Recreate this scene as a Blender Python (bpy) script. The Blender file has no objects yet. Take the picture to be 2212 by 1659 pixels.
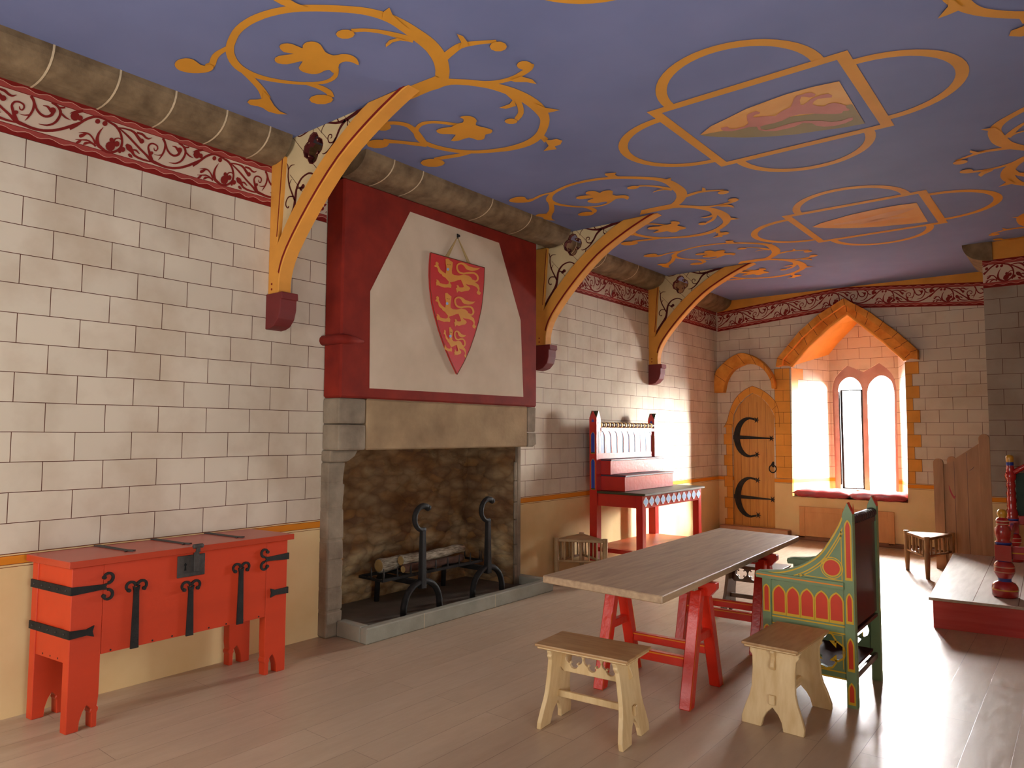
import bpy, bmesh, math, random
from mathutils import Vector, Matrix
from mathutils.geometry import tessellate_polygon
random.seed(7)
COL = bpy.context.scene.collection
PI = math.pi
# ------------------------------------------------------------------ materials
def lin(c):
    return tuple((v/255/12.92) if v/255 <= .04045 else (((v/255)+.055)/1.055)**2.4 for v in c) + (1.0,)
def newmat(name):
    m = bpy.data.materials.new(name); m.use_nodes = True
    nt = m.node_tree
    return m, nt, nt.nodes['Principled BSDF']
def math_node(nt, op, a, b=None):
    n = nt.nodes.new('ShaderNodeMath'); n.operation = op
    for i, v in enumerate((a, b)):
        if v is None: continue
        if isinstance(v, (int, float)): n.inputs[i].default_value = v
        else: nt.links.new(v, n.inputs[i])
    return n.outputs[0]
def mixc(nt, fac, a, b, mode='MIX'):
    n = nt.nodes.new('ShaderNodeMix'); n.data_type = 'RGBA'; n.blend_type = mode
    for s, v in ((n.inputs[0], fac), (n.inputs[6], a), (n.inputs[7], b)):
        if isinstance(v, (int, float)): s.default_value = v
        elif isinstance(v, tuple): s.default_value = v
        else: nt.links.new(v, s)
    return n.outputs[2]
def noise(nt, scale, detail=3, vec=None, rough=.55):
    n = nt.nodes.new('ShaderNodeTexNoise')
    n.inputs['Scale'].default_value = scale; n.inputs['Detail'].default_value = detail
    n.inputs['Roughness'].default_value = rough
    if vec is not None: nt.links.new(vec, n.inputs['Vector'])
    return n.outputs['Fac']
def ramp(nt, fac, p0, p1, c0=(0,0,0,1), c1=(1,1,1,1)):
    n = nt.nodes.new('ShaderNodeValToRGB'); e = n.color_ramp.elements
    e[0].position, e[1].position = p0, p1; e[0].color, e[1].color = c0, c1
    nt.links.new(fac, n.inputs[0]); return n.outputs[0]
def objco(nt, scale=None):
    t = nt.nodes.new('ShaderNodeTexCoord').outputs['Object']
    if scale:
        mp = nt.nodes.new('ShaderNodeMapping'); mp.inputs['Scale'].default_value = scale
        nt.links.new(t, mp.inputs[0]); return mp.outputs[0]
    return t
def bump(nt, h, strength, dist=.01):
    b = nt.nodes.new('ShaderNodeBump'); b.inputs['Strength'].default_value = strength
    b.inputs['Distance'].default_value = dist
    nt.links.new(h, b.inputs['Height']); return b.outputs[0]
MATS = {}
def mat(name, c, rough=.6, var=.12, scale=9, spec=.5, coat=0, bmp=0, bscale=60, stretch=None, c2=None, metal=0):
    if name in MATS: return MATS[name]
    m, nt, p = newmat(name)
    a = lin(c); b = lin(c2) if c2 else tuple(v*(1-var*2) for v in a[:3])+(1,)
    co = objco(nt, stretch)
    f = ramp(nt, noise(nt, scale, 4, co), .3, .72)
    nt.links.new(mixc(nt, f, a, b), p.inputs['Base Color'])
    p.inputs['Roughness'].default_value = rough
    p.inputs['Specular IOR Level'].default_value = spec
    p.inputs['Coat Weight'].default_value = coat; p.inputs['Coat Roughness'].default_value = .12
    p.inputs['Metallic'].default_value = metal
    if bmp:
        nt.links.new(bump(nt, noise(nt, bscale, 4, co), bmp), p.inputs['Normal'])
    MATS[name] = m; return m
# ------------------------------------------------------------------ mesh builder
class MB:
    def __init__(s): s.v=[]; s.f=[]; s.mi=[]; s.sm=[]; s._p=None
    @property
    def paint(s):
        if s._p is None: s._p = MB()
        return s._p
    def add(s, vs, fs, m=0, smooth=False):
        b = len(s.v); s.v += [tuple(v) for v in vs]
        for k, f in enumerate(fs):
            s.f.append([i+b for i in f]); s.mi.append(m[k] if isinstance(m, list) else m); s.sm.append(smooth)
    def box(s, x0, x1, y0, y1, z0, z1, m=0, M=None):
        vs = [Vector((x,y,z)) for x in (x0,x1) for y in (y0,y1) for z in (z0,z1)]
        if M: vs = [M @ v for v in vs]
        s.add(vs, [(0,1,3,2),(4,6,7,5),(0,4,5,1),(2,3,7,6),(0,2,6,4),(1,5,7,3)], m)
    def hexa(s, q0, q1, m=0):      # two quads of 4 points -> solid
        s.add(list(q0)+list(q1), [(0,1,2,3),(7,6,5,4),(0,4,5,1),(1,5,6,2),(2,6,7,3),(3,7,4,0)], m)
    def beam(s, a, b, w, h, m=0, up=(0,0,1)):
        a, b = Vector(a), Vector(b); d = (b-a).normalized(); r = d.cross(Vector(up)).normalized(); u = r.cross(d)
        q = [r*sx*w/2+u*sz*h/2 for sx, sz in ((-1,-1),(1,-1),(1,1),(-1,1))]
        s.hexa([a+k for k in q], [b+k for k in q], m)
    def prism(s, outer, f, a, b, m=0, holes=(), mside=None):
        loops = [list(outer)] + [list(h) for h in holes]
        tri = tessellate_polygon([[Vector((p[0],p[1],0)) for p in l] for l in loops])
        flat = [p for l in loops for p in l]; n = len(flat)
        vs = [f(p[0],p[1],a) for p in flat] + [f(p[0],p[1],b) for p in flat]
        fs = [tuple(t) for t in tri] + [tuple(i+n for i in reversed(t)) for t in tri]
        mm = [m]*len(fs); o = 0
        for l in loops:
            k = len(l)
            for i in range(k):
                j = (i+1) % k
                fs.append((o+i, o+j, o+j+n, o+i+n)); mm.append(m if mside is None else mside)
            o += k
        s.add(vs, fs, mm)
    def flat(s, outer, f, m=0, holes=()):
        loops = [list(outer)] + [list(h) for h in holes]
        tri = tessellate_polygon([[Vector((p[0],p[1],0)) for p in l] for l in loops])
        s.add([f(p[0],p[1]) for l in loops for p in l], [tuple(t) for t in tri], m)
    def ribbon(s, pts, f, m=0, clip=None):   # first half = left edge, second half = right edge reversed
        n = len(pts)//2; L = pts[:n]; R = pts[n:][::-1]
        for i in range(n-1):
            q = (L[i], L[i+1], R[i+1], R[i])
            if clip and not all(clip(*p) for p in q): continue
            s.add([f(*p) for p in q], [(0,1,2,3)], m)
    def stroke(s, pts, f, m=0, n=6, closed=False):   # (u, v, width)
        c = spl(pts, n, closed); N = len(c); L = []; R = []
        for i in range(N):
            a = c[(i-1) % N] if closed else c[max(i-1,0)]; b = c[(i+1) % N] if closed else c[min(i+1,N-1)]
            d = Vector((b[0]-a[0], b[1]-a[1])); d = d.normalized() if d.length > 0 else Vector((1,0))
            nn = Vector((-d.y, d.x))*c[i][2]/2
            L.append((c[i][0]+nn.x, c[i][1]+nn.y)); R.append((c[i][0]-nn.x, c[i][1]-nn.y))
        if closed: L.append(L[0]); R.append(R[0])
        s.ribbon(L+R[::-1], f, m)
    def outline(s, poly, f, w, m=0, closed=True):  # mitred line around a polygon
        N = len(poly); L=[]; R=[]
        for i in range(N):
            p = Vector(poly[i][:2]); a = Vector(poly[(i-1)%N][:2]); b = Vector(poly[(i+1)%N][:2])
            d1 = (p-a).normalized() if closed or i>0 else (b-p).normalized()
            d2 = (b-p).normalized() if closed or i<N-1 else d1
            n1 = Vector((-d1.y,d1.x)); n2 = Vector((-d2.y,d2.x)); n = n1+n2
            n = n.normalized() if n.length > 1e-6 else n1
            k = w/2/max(.4, n.dot(n1)); L.append(tuple(p+n*k)); R.append(tuple(p-n*k))
        if closed: L.append(L[0]); R.append(R[0])
        s.ribbon(L+R[::-1], f, m)
    def lathe(s, prof, c=(0,0,0), n=20, m=0, M=None):   # (r, z[, material])
        vs=[]; fs=[]; mm=[]
        for p in prof:
            for k in range(n):
                a = 2*PI*k/n; v = Vector((c[0]+p[0]*math.cos(a), c[1]+p[0]*math.sin(a), c[2]+p[1]))
                vs.append(M @ v if M else v)
        for i in range(len(prof)-1):
            for k in range(n):
                j=(k+1)%n; fs.append((i*n+k,i*n+j,(i+1)*n+j,(i+1)*n+k)); mm.append(prof[i][2] if len(prof[i])>2 else m)
        fs.append(tuple(range(n))[::-1]); mm.append(mm[0]); fs.append(tuple((len(prof)-1)*n+k for k in range(n))); mm.append(mm[-2])
        s.add(vs, fs, mm, True)
    def tube(s, pts, r, n=8, m=0, closed=False):
        P=[Vector(p) for p in pts]; N=len(P); vs=[]; fs=[]
        up=None
        for i in range(N):
            a = P[(i-1)%N] if closed else P[max(i-1,0)]; b = P[(i+1)%N] if closed else P[min(i+1,N-1)]
            d=(b-a).normalized()
            if up is None: up = d.orthogonal().normalized()
            up=(up-d*up.dot(d)).normalized(); w=d.cross(up)
            rr = r[i] if isinstance(r,(list,tuple)) else r
            for k in range(n):
                t=2*PI*k/n; vs.append(P[i]+up*math.cos(t)*rr+w*math.sin(t)*rr)
        for i in range(N if closed else N-1):
            for k in range(n):
                j=(k+1)%n; i2=(i+1)%N; fs.append((i*n+k,i*n+j,i2*n+j,i2*n+k))
        if not closed: fs.append(tuple(range(n))[::-1]); fs.append(tuple((N-1)*n+k for k in range(n)))
        s.add(vs, fs, m, True)
    def build(s, name, mats, parent=None, bevel=0, seg=1, merge=False):
        if not isinstance(mats, (list,tuple)): mats=[mats]
        o = WL.get(parent.name, Vector((0,0,0))) if parent else Vector((0,0,0))
        bm = bmesh.new()
        def put(B):
            vv=[bm.verts.new(Vector(v)-o) for v in B.v]
            for f,mi,sm in zip(B.f,B.mi,B.sm):
                try: fc=bm.faces.new([vv[i] for i in f])
                except ValueError: continue
                fc.material_index=mi; fc.smooth=sm
        put(s)
        if merge: bmesh.ops.remove_doubles(bm, verts=bm.verts[:], dist=1e-5)
        bmesh.ops.recalc_face_normals(bm, faces=bm.faces[:])
        if bevel:
            bm.normal_update()
            ed=[e for e in bm.edges if e.is_manifold and e.calc_face_angle(0)>.5]
            bmesh.ops.bevel(bm, geom=ed, offset=bevel, segments=seg, affect='EDGES', clamp_overlap=True, profile=.5)
        if s._p: put(s._p)
        me=bpy.data.meshes.new(name); bm.to_mesh(me); bm.free()
        for m in mats: me.materials.append(m)
        ob=bpy.data.objects.new(name, me); COL.objects.link(ob)
        if parent: ob.parent=parent; WL[ob.name]=o
        return ob
WL = {}
def spl(P, n=6, closed=False):
    N=len(P); out=[]
    for i in range(N if closed else N-1):
        p1,p2=P[i],P[(i+1)%N]
        p0=P[(i-1)%N] if closed or i>0 else tuple(2*a-b for a,b in zip(p1,p2))
        p3=P[(i+2)%N] if closed or i+2<N else tuple(2*b-a for a,b in zip(p1,p2))
        for k in range(n):
            t=k/n
            out.append(tuple(.5*(2*b+(c-a)*t+(2*a-5*b+4*c-d)*t*t+(3*b-a-3*c+d)*t**3) for a,b,c,d in zip(p0,p1,p2,p3)))
    if not closed: out.append(tuple(P[-1]))
    return out
def circ(cx, cy, r, n=12, a0=0): return [(cx+r*math.cos(a0+2*PI*k/n), cy+r*math.sin(a0+2*PI*k/n)) for k in range(n)]
def quatre(cx, cy, r, rot=0, k=.56, n=7, sy=1):     # quatrefoil outline of overall radius r
    out=[]; rl=r*(1-k)*1.12
    for i in range(4):
        a=rot+i*PI/2; x=cx+r*k*math.cos(a); y=cy+r*k*math.sin(a)*sy
        for j in range(n):
            t=a-1.95+3.9*j/(n-1); out.append((x+rl*math.cos(t), y+rl*math.sin(t)*sy))
    return out
def lancet(u0, u1, v0, v1, spring=None, n=5):       # pointed arch outline
    w=u1-u0; s=v1-w*.75 if spring is None else spring; h=v1-s; c=(u0+u1)/2; out=[(u0,v0),(u1,v0)]
    for i in range(n+1):
        t=PI/3*i/n; out.append((u0+w*math.cos(t), s+h*math.sin(t)/.866))
    out[-1]=(c,v1)
    for i in range(n-1,-1,-1):
        p=out[2+i]; out.append((2*c-p[0],p[1]))
    return out
def unpack(P): return [[(q[i]/1000,q[i+1]/1000) for i in range(0,len(q),2)] for q in P]
def thing(name, label, cat, loc=(0,0,0), group=None):
    o=bpy.data.objects.new(name,None); COL.objects.link(o); o.empty_display_size=.1
    o.location=loc; WL[o.name]=Vector(loc); o['label']=label; o['category']=cat
    if group: o['group']=group
    return o
def struct(o): o['kind']='structure'; return o
def tag(o, label, cat, group=None):
    o['label']=label; o['category']=cat
    if group: o['group']=group
    return o
def dup(root, loc, rotz=None):
    r=root.copy(); COL.objects.link(r); r.location=loc
    if rotz is not None: r.rotation_euler=(0,0,rotz)
    for ch in list(root.children):
        c=ch.copy(); COL.objects.link(c); c.parent=r
        for g in ch.children:
            d=g.copy(); COL.objects.link(d); d.parent=c
    return r
ZC=3.786; YB=11.3375; YR=9.65; XR=3.89; ZB=1.5919; DZ=.1707; DY=.3281
# ------------------------------------------------------------------ wall plaster with painted masonry
def wall_material(name, tint=(212,199,178), y_dado=.845):
    m, nt, p = newmat(name)
    co = objco(nt); sep = nt.nodes.new('ShaderNodeSeparateXYZ'); nt.links.new(co, sep.inputs[0])
    X,Y,Z = sep.outputs
    u = math_node(nt,'ADD',X,Y)
    wob = noise(nt, 1.3, 2, co)
    z2 = math_node(nt,'ADD', Z, math_node(nt,'MULTIPLY', math_node(nt,'SUBTRACT',wob,.5), .012))
    cb = nt.nodes.new('ShaderNodeCombineXYZ')
    nt.links.new(math_node(nt,'ADD',u, 100*DY-1.551+DY/2), cb.inputs[0])
    nt.links.new(math_node(nt,'ADD',z2, 20*DZ-ZB), cb.inputs[1])
    br = nt.nodes.new('ShaderNodeTexBrick'); nt.links.new(cb.outputs[0], br.inputs['Vector'])
    br.inputs['Scale'].default_value=1; br.inputs['Mortar Size'].default_value=.0024; br.inputs['Mortar Smooth'].default_value=.15
    br.inputs['Brick Width'].default_value=DY; br.inputs['Row Height'].default_value=DZ
    a=lin(tint); br.inputs['Color1'].default_value=a; br.inputs['Color2'].default_value=tuple(v*.93 for v in a[:3])+(1,)
    br.inputs['Mortar'].default_value=lin((84,42,28)); br.offset=.5
    st = ramp(nt, noise(nt, 2.1, 5, co), .45, .8)
    masonry = mixc(nt, math_node(nt,'MULTIPLY',st,.55), br.outputs['Color'], mixc(nt,1,br.outputs['Color'],lin((190,165,140)),'MULTIPLY'))
    dn = ramp(nt, noise(nt, 1.6, 5, co), .35, .75)
    dado = mixc(nt, dn, lin((230,204,152)), lin((216,184,128)))
    band = lin((214,132,34)); line=lin((120,60,30))
    def gt(v): return math_node(nt,'GREATER_THAN',z2,v)
    def lt(v): return math_node(nt,'LESS_THAN',z2,v)
    c = mixc(nt, lt(.9085), masonry, dado)
    c = mixc(nt, math_node(nt,'MULTIPLY',gt(.848),lt(.8985)), c, band)
    for zz in (.9075,.897,.848,.834):
        c = mixc(nt, math_node(nt,'MULTIPLY',gt(zz-.0018),lt(zz+.0018)), c, line)
    nt.links.new(c, p.inputs['Base Color']); p.inputs['Roughness'].default_value=.85
    p.inputs['Specular IOR Level'].default_value=.25
    nt.links.new(bump(nt, noise(nt,5,3,co), .12, .02), p.inputs['Normal'])
    return m
M_WALL = wall_material('painted_masonry')
M_ORANGE = mat('orange_ochre_paint', (222,152,62), .7, .1, 4, .3, bmp=.05, bscale=30)
M_ORANGE_D = mat('orange_stone_paint', (226,154,66), .75, .2, 6, .25, bmp=.25, bscale=25, c2=(188,112,36))
M_BLUE = mat('blue_ceiling_paint', (118,125,164), .8, .06, 1.2, .25, c2=(106,114,152))
M_SCROLL = mat('ceiling_gold_paint', (214,148,48), .75, .08, 2, .25)
M_CREAM = mat('frieze_cream', (214,190,166), .85, .08, 3, .2)
M_DRED = mat('frieze_dark_red', (132,30,24), .8, .12, 5, .2)
M_PINK = mat('frieze_pink_red', (168,72,64), .8, .12, 5, .2)
M_LINE = mat('frieze_pale_line', (222,160,140), .8, .05, 5, .2)
M_VINE = mat('vine_maroon', (84,24,22), .8, .1, 6, .2)
M_THIN = mat('brown_thin_line', (96,58,36), .8, .05, 6, .2)
def floor_material():
    m, nt, p = newmat('worn_floorboards')
    co = objco(nt); sep = nt.nodes.new('ShaderNodeSeparateXYZ'); nt.links.new(co, sep.inputs[0])
    cb = nt.nodes.new('ShaderNodeCombineXYZ')
    nt.links.new(math_node(nt,'ADD',sep.outputs[1],20), cb.inputs[0]); nt.links.new(math_node(nt,'ADD',sep.outputs[0],10), cb.inputs[1])
    br = nt.nodes.new('ShaderNodeTexBrick'); nt.links.new(cb.outputs[0], br.inputs['Vector'])
    br.inputs['Scale'].default_value=1; br.inputs['Brick Width'].default_value=1.6; br.inputs['Row Height'].default_value=.2
    br.inputs['Mortar Size'].default_value=.0016; br.inputs['Mortar Smooth'].default_value=.2
    br.inputs['Color1'].default_value=lin((192,168,142)); br.inputs['Color2'].default_value=lin((182,158,132)); br.inputs['Mortar'].default_value=lin((116,96,78))
    g = ramp(nt, noise(nt, 3, 6, objco(nt,(5,.7,1))), .3, .75)
    s = ramp(nt, noise(nt, 1.1, 5, co), .35, .75)
    c = mixc(nt, math_node(nt,'MULTIPLY',g,.4), br.outputs['Color'], lin((154,130,106)))
    c = mixc(nt, math_node(nt,'MULTIPLY',s,.45), c, lin((176,158,138)))
    nt.links.new(c, p.inputs['Base Color'])
    r = ramp(nt, noise(nt, 6, 6, objco(nt,(4,1,1))), .25, .8, (.27,.27,.27,1), (.5,.5,.5,1))
    nt.links.new(r, p.inputs['Roughness']); p.inputs['Specular IOR Level'].default_value=.5
    h = math_node(nt,'ADD', math_node(nt,'MULTIPLY',noise(nt,14,5,objco(nt,(3,1,1))),.5), math_node(nt,'MULTIPLY',br.outputs['Fac'],-.6))
    nt.links.new(bump(nt,h,.18,.012), p.inputs['Normal'])
    return m
M_FLOOR = floor_material()
M_STONE = mat('cornice_stone', (136,114,86), .9, .3, 7, .2, bmp=.7, bscale=14, c2=(92,74,54))
M_JOINT = mat('pale_mortar', (206,184,150), .9, .1, 8, .2)
M_CHIMN = mat('chimney_sandstone', (168,142,108), .9, .2, 3.5, .2, bmp=.35, bscale=16, c2=(136,112,84))
M_CHIMG = mat('chimney_grey_stone', (150,136,116), .9, .3, 5, .2, bmp=.6, bscale=14, c2=(112,98,82))
M_KERB = mat('kerb_stone', (158,154,138), .85, .15, 4, .25, bmp=.2, bscale=30, c2=(132,130,116))
M_HRED = mat('chimney_red_paint', (138,40,26), .8, .2, 4, .2, bmp=.12, bscale=10, c2=(110,28,20))
M_HWHITE = mat('chimney_pale_paint', (206,186,162), .85, .08, 2.5, .2, c2=(188,168,144))
def rubble_material():
    m, nt, p = newmat('sooty_rubble'); co = objco(nt,(1,1,1.9))
    v = nt.nodes.new('ShaderNodeTexVoronoi'); v.inputs['Scale'].default_value=6.5
    w = nt.nodes.new('ShaderNodeVectorMath'); w.operation='ADD'; nt.links.new(co,w.inputs[0])
    nz = nt.nodes.new('ShaderNodeTexNoise'); nz.inputs['Scale'].default_value=5; nt.links.new(co,nz.inputs['Vector'])
    sc = nt.nodes.new('ShaderNodeVectorMath'); sc.operation='SCALE'; sc.inputs[3].default_value=.16
    nt.links.new(nz.outputs['Color'],sc.inputs[0]); nt.links.new(sc.outputs[0],w.inputs[1]); nt.links.new(w.outputs[0],v.inputs['Vector'])
    sx = nt.nodes.new('ShaderNodeSeparateColor'); nt.links.new(v.outputs['Color'],sx.inputs[0])
    c = mixc(nt, sx.outputs[0], lin((176,134,84)), lin((118,96,78)))
    c = mixc(nt, ramp(nt,noise(nt,3,5,co),.4,.7), c, lin((186,166,130)))
    edge = ramp(nt, v.outputs['Distance'], .25, .75)
    c = mixc(nt, math_node(nt,'MULTIPLY',edge,.6), c, lin((70,48,34)))
    z = nt.nodes.new('ShaderNodeSeparateXYZ'); nt.links.new(objco(nt),z.inputs[0])
    soot = ramp(nt, math_node(nt,'ADD',z.outputs[2],math_node(nt,'MULTIPLY',noise(nt,2.5,4,co),.5)), .75, 1.5)
    c = mixc(nt, math_node(nt,'MULTIPLY',soot,.55), c, lin((92,62,40)))
    yy = math_node(nt,'MULTIPLY',math_node(nt,'SUBTRACT',math_node(nt,'ADD',z.outputs[1],noise(nt,2,3,co)),5.0),.8)
    gr = ramp(nt, yy, .1, .9)
    c = mixc(nt, math_node(nt,'MULTIPLY',gr,.5), c, lin((138,128,112)))
    c = mixc(nt, .55, c, mixc(nt, 1, c, lin((235,225,210)), 'SOFT_LIGHT'))
    nt.links.new(c,p.inputs['Base Color']); p.inputs['Roughness'].default_value=.95; p.inputs['Specular IOR Level'].default_value=.15
    h = math_node(nt,'ADD', math_node(nt,'MULTIPLY',v.outputs['Distance'],-1), math_node(nt,'MULTIPLY',noise(nt,22,4,co),.4))
    nt.links.new(bump(nt,h,.9,.03),p.inputs['Normal']); return m
M_RUBBLE = rubble_material()
M_HEARTH = mat('hearth_slab', (128,118,104), .85, .25, 3, .25, bmp=.2)
M_IRON = mat('wrought_iron', (40,37,35), .72, .3, 12, .3, bmp=.3, bscale=50)
M_IRONG = mat('grey_iron', (66,60,55), .65, .3, 12, .5, bmp=.3, bscale=50)
M_CHEST = mat('vermilion_chest_paint', (206,62,26), .42, .08, 5, .5, bmp=.06, bscale=24, stretch=(1,.15,1))
M_RED = mat('gloss_red_paint', (218,48,26), .3, .08, 5, .4, coat=.1, bmp=.35, bscale=22)
M_RED2 = mat('dresser_red_paint', (192,34,24), .28, .1, 5, .6, coat=.5, bmp=.25, bscale=18)
M_YEL = mat('yellow_line_paint', (222,176,40), .45, .05, 5)
M_ORL = mat('orange_line_paint', (232,140,30), .4, .05, 5)
M_BLU = mat('bright_blue_paint', (40,58,150), .4, .05, 5)
M_PBLU = mat('pale_blue_paint', (140,172,218), .45, .05, 5)
M_WHITE = mat('white_paint', (228,222,214), .5, .05, 5)
M_DGRN = mat('dark_olive_edge', (62,62,36), .4, .1, 5)
M_GREEN = mat('green_chair_paint', (124,148,106), .42, .1, 5, .5, bmp=.06, bscale=24)
M_PANRED = mat('chair_panel_red', (216,62,30), .45, .06, 8)
M_BRN = mat('dark_maroon_wood', (74,28,24), .35, .25, 6, .5, stretch=(1,1,.2), coat=.2)
M_OAK = mat('grey_oak_table', (190,162,128), .5, .16, 5, .4, bmp=.12, bscale=40, stretch=(6,.6,6), c2=(160,132,104))
M_PINE = mat('pale_pine_stool', (226,200,152), .5, .1, 5, .4, bmp=.06, bscale=40, stretch=(5,5,1), c2=(208,176,124))
M_PINET = mat('worn_stool_top', (190,152,104), .4, .12, 5, .5, c2=(164,124,80), stretch=(1,6,1))
M_DPINE = mat('dark_stool_wood', (112,90,70), .5, .15, 5, .4, c2=(90,72,56))
M_DOOR = mat('oak_door', (196,138,60), .5, .15, 4, .4, bmp=.12, bscale=30, stretch=(7,7,.5), c2=(170,112,46))
M_SETTLE = mat('brown_settle_wood', (172,128,88), .5, .15, 3, .4, bmp=.1, bscale=30, stretch=(5,5,.6), c2=(146,104,68))
M_TRI = mat('ash_stool_wood', (186,156,114), .45, .15, 6, .45, c2=(150,118,80))
M_TRIB = mat('brown_turned_wood', (150,108,62), .4, .2, 6, .5, c2=(116,78,44))
M_PLAT = mat('scrubbed_platform_boards', (212,204,190), .45, .12, 4, .4, bmp=.1, bscale=30, stretch=(6,.6,6), c2=(190,180,166))
M_PLATR = mat('platform_red_paint', (218,100,100), .5, .12, 4, .35, stretch=(.4,1,5), c2=(200,70,70))
M_POST = mat('turned_post_red', (176,24,22), .22, .06, 5, .6, coat=.6)
M_RAIL = mat('rose_red_paint', (184,64,70), .5, .1, 5)
M_CLOTH = mat('dark_green_cloth', (56,76,70), .9, .12, 9, .2, bmp=.2)
M_CUSH = mat('crimson_cushion', (166,52,58), .8, .12, 6, .25, bmp=.25, bscale=30)
M_MAUVE = mat('mauve_window_stone', (172,136,126), .85, .1, 5, .2, bmp=.2, bscale=24, c2=(152,114,104))
M_HATCH = mat('tan_hatch_board', (208,154,100), .6, .12, 4, .3, stretch=(3,1,.6), c2=(192,136,84))
M_SKIRT = mat('brown_skirting', (120,74,46), .55, .15, 5, .4)
M_STEP = mat('threshold_stone', (196,150,116), .7, .12, 5, .3)
M_GOLD = mat('lion_gold_paint', (214,142,44), .6, .06, 6)
M_SHRED = mat('shield_red_paint', (196,24,26), .6, .08, 5)
M_STRAP = mat('tan_strap', (168,138,84), .7, .1, 9)
M_LIONP = mat('faded_pink_lion', (196,120,104), .75, .1, 4)
M_SHY = mat('faded_yellow_field', (224,170,92), .75, .12, 2, c2=(214,140,52))
M_SHG = mat('faded_olive_field', (142,122,76), .75, .1, 2)
M_LOG = mat('birch_bark', (206,196,172), .8, .3, 14, .2, stretch=(6,1,6), c2=(92,76,58))
M_LOGE = mat('cut_log_end', (196,164,104), .8, .15, 12)
M_LOGD = mat('brown_log_bark', (112,78,62), .9, .3, 12, bmp=.4)
def glass_material():
    m, nt, p = newmat('window_glass'); nt.nodes.remove(p)
    t=nt.nodes.new('ShaderNodeBsdfTransparent'); g=nt.nodes.new('ShaderNodeBsdfGlossy'); g.inputs['Roughness'].default_value=.03
    mx=nt.nodes.new('ShaderNodeMixShader'); mx.inputs[0].default_value=.06
    nt.links.new(t.outputs[0],mx.inputs[1]); nt.links.new(g.outputs[0],mx.inputs[2])
    nt.links.new(mx.outputs[0], nt.nodes['Material Output'].inputs[0]); return m
M_GLASS = glass_material()
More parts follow.
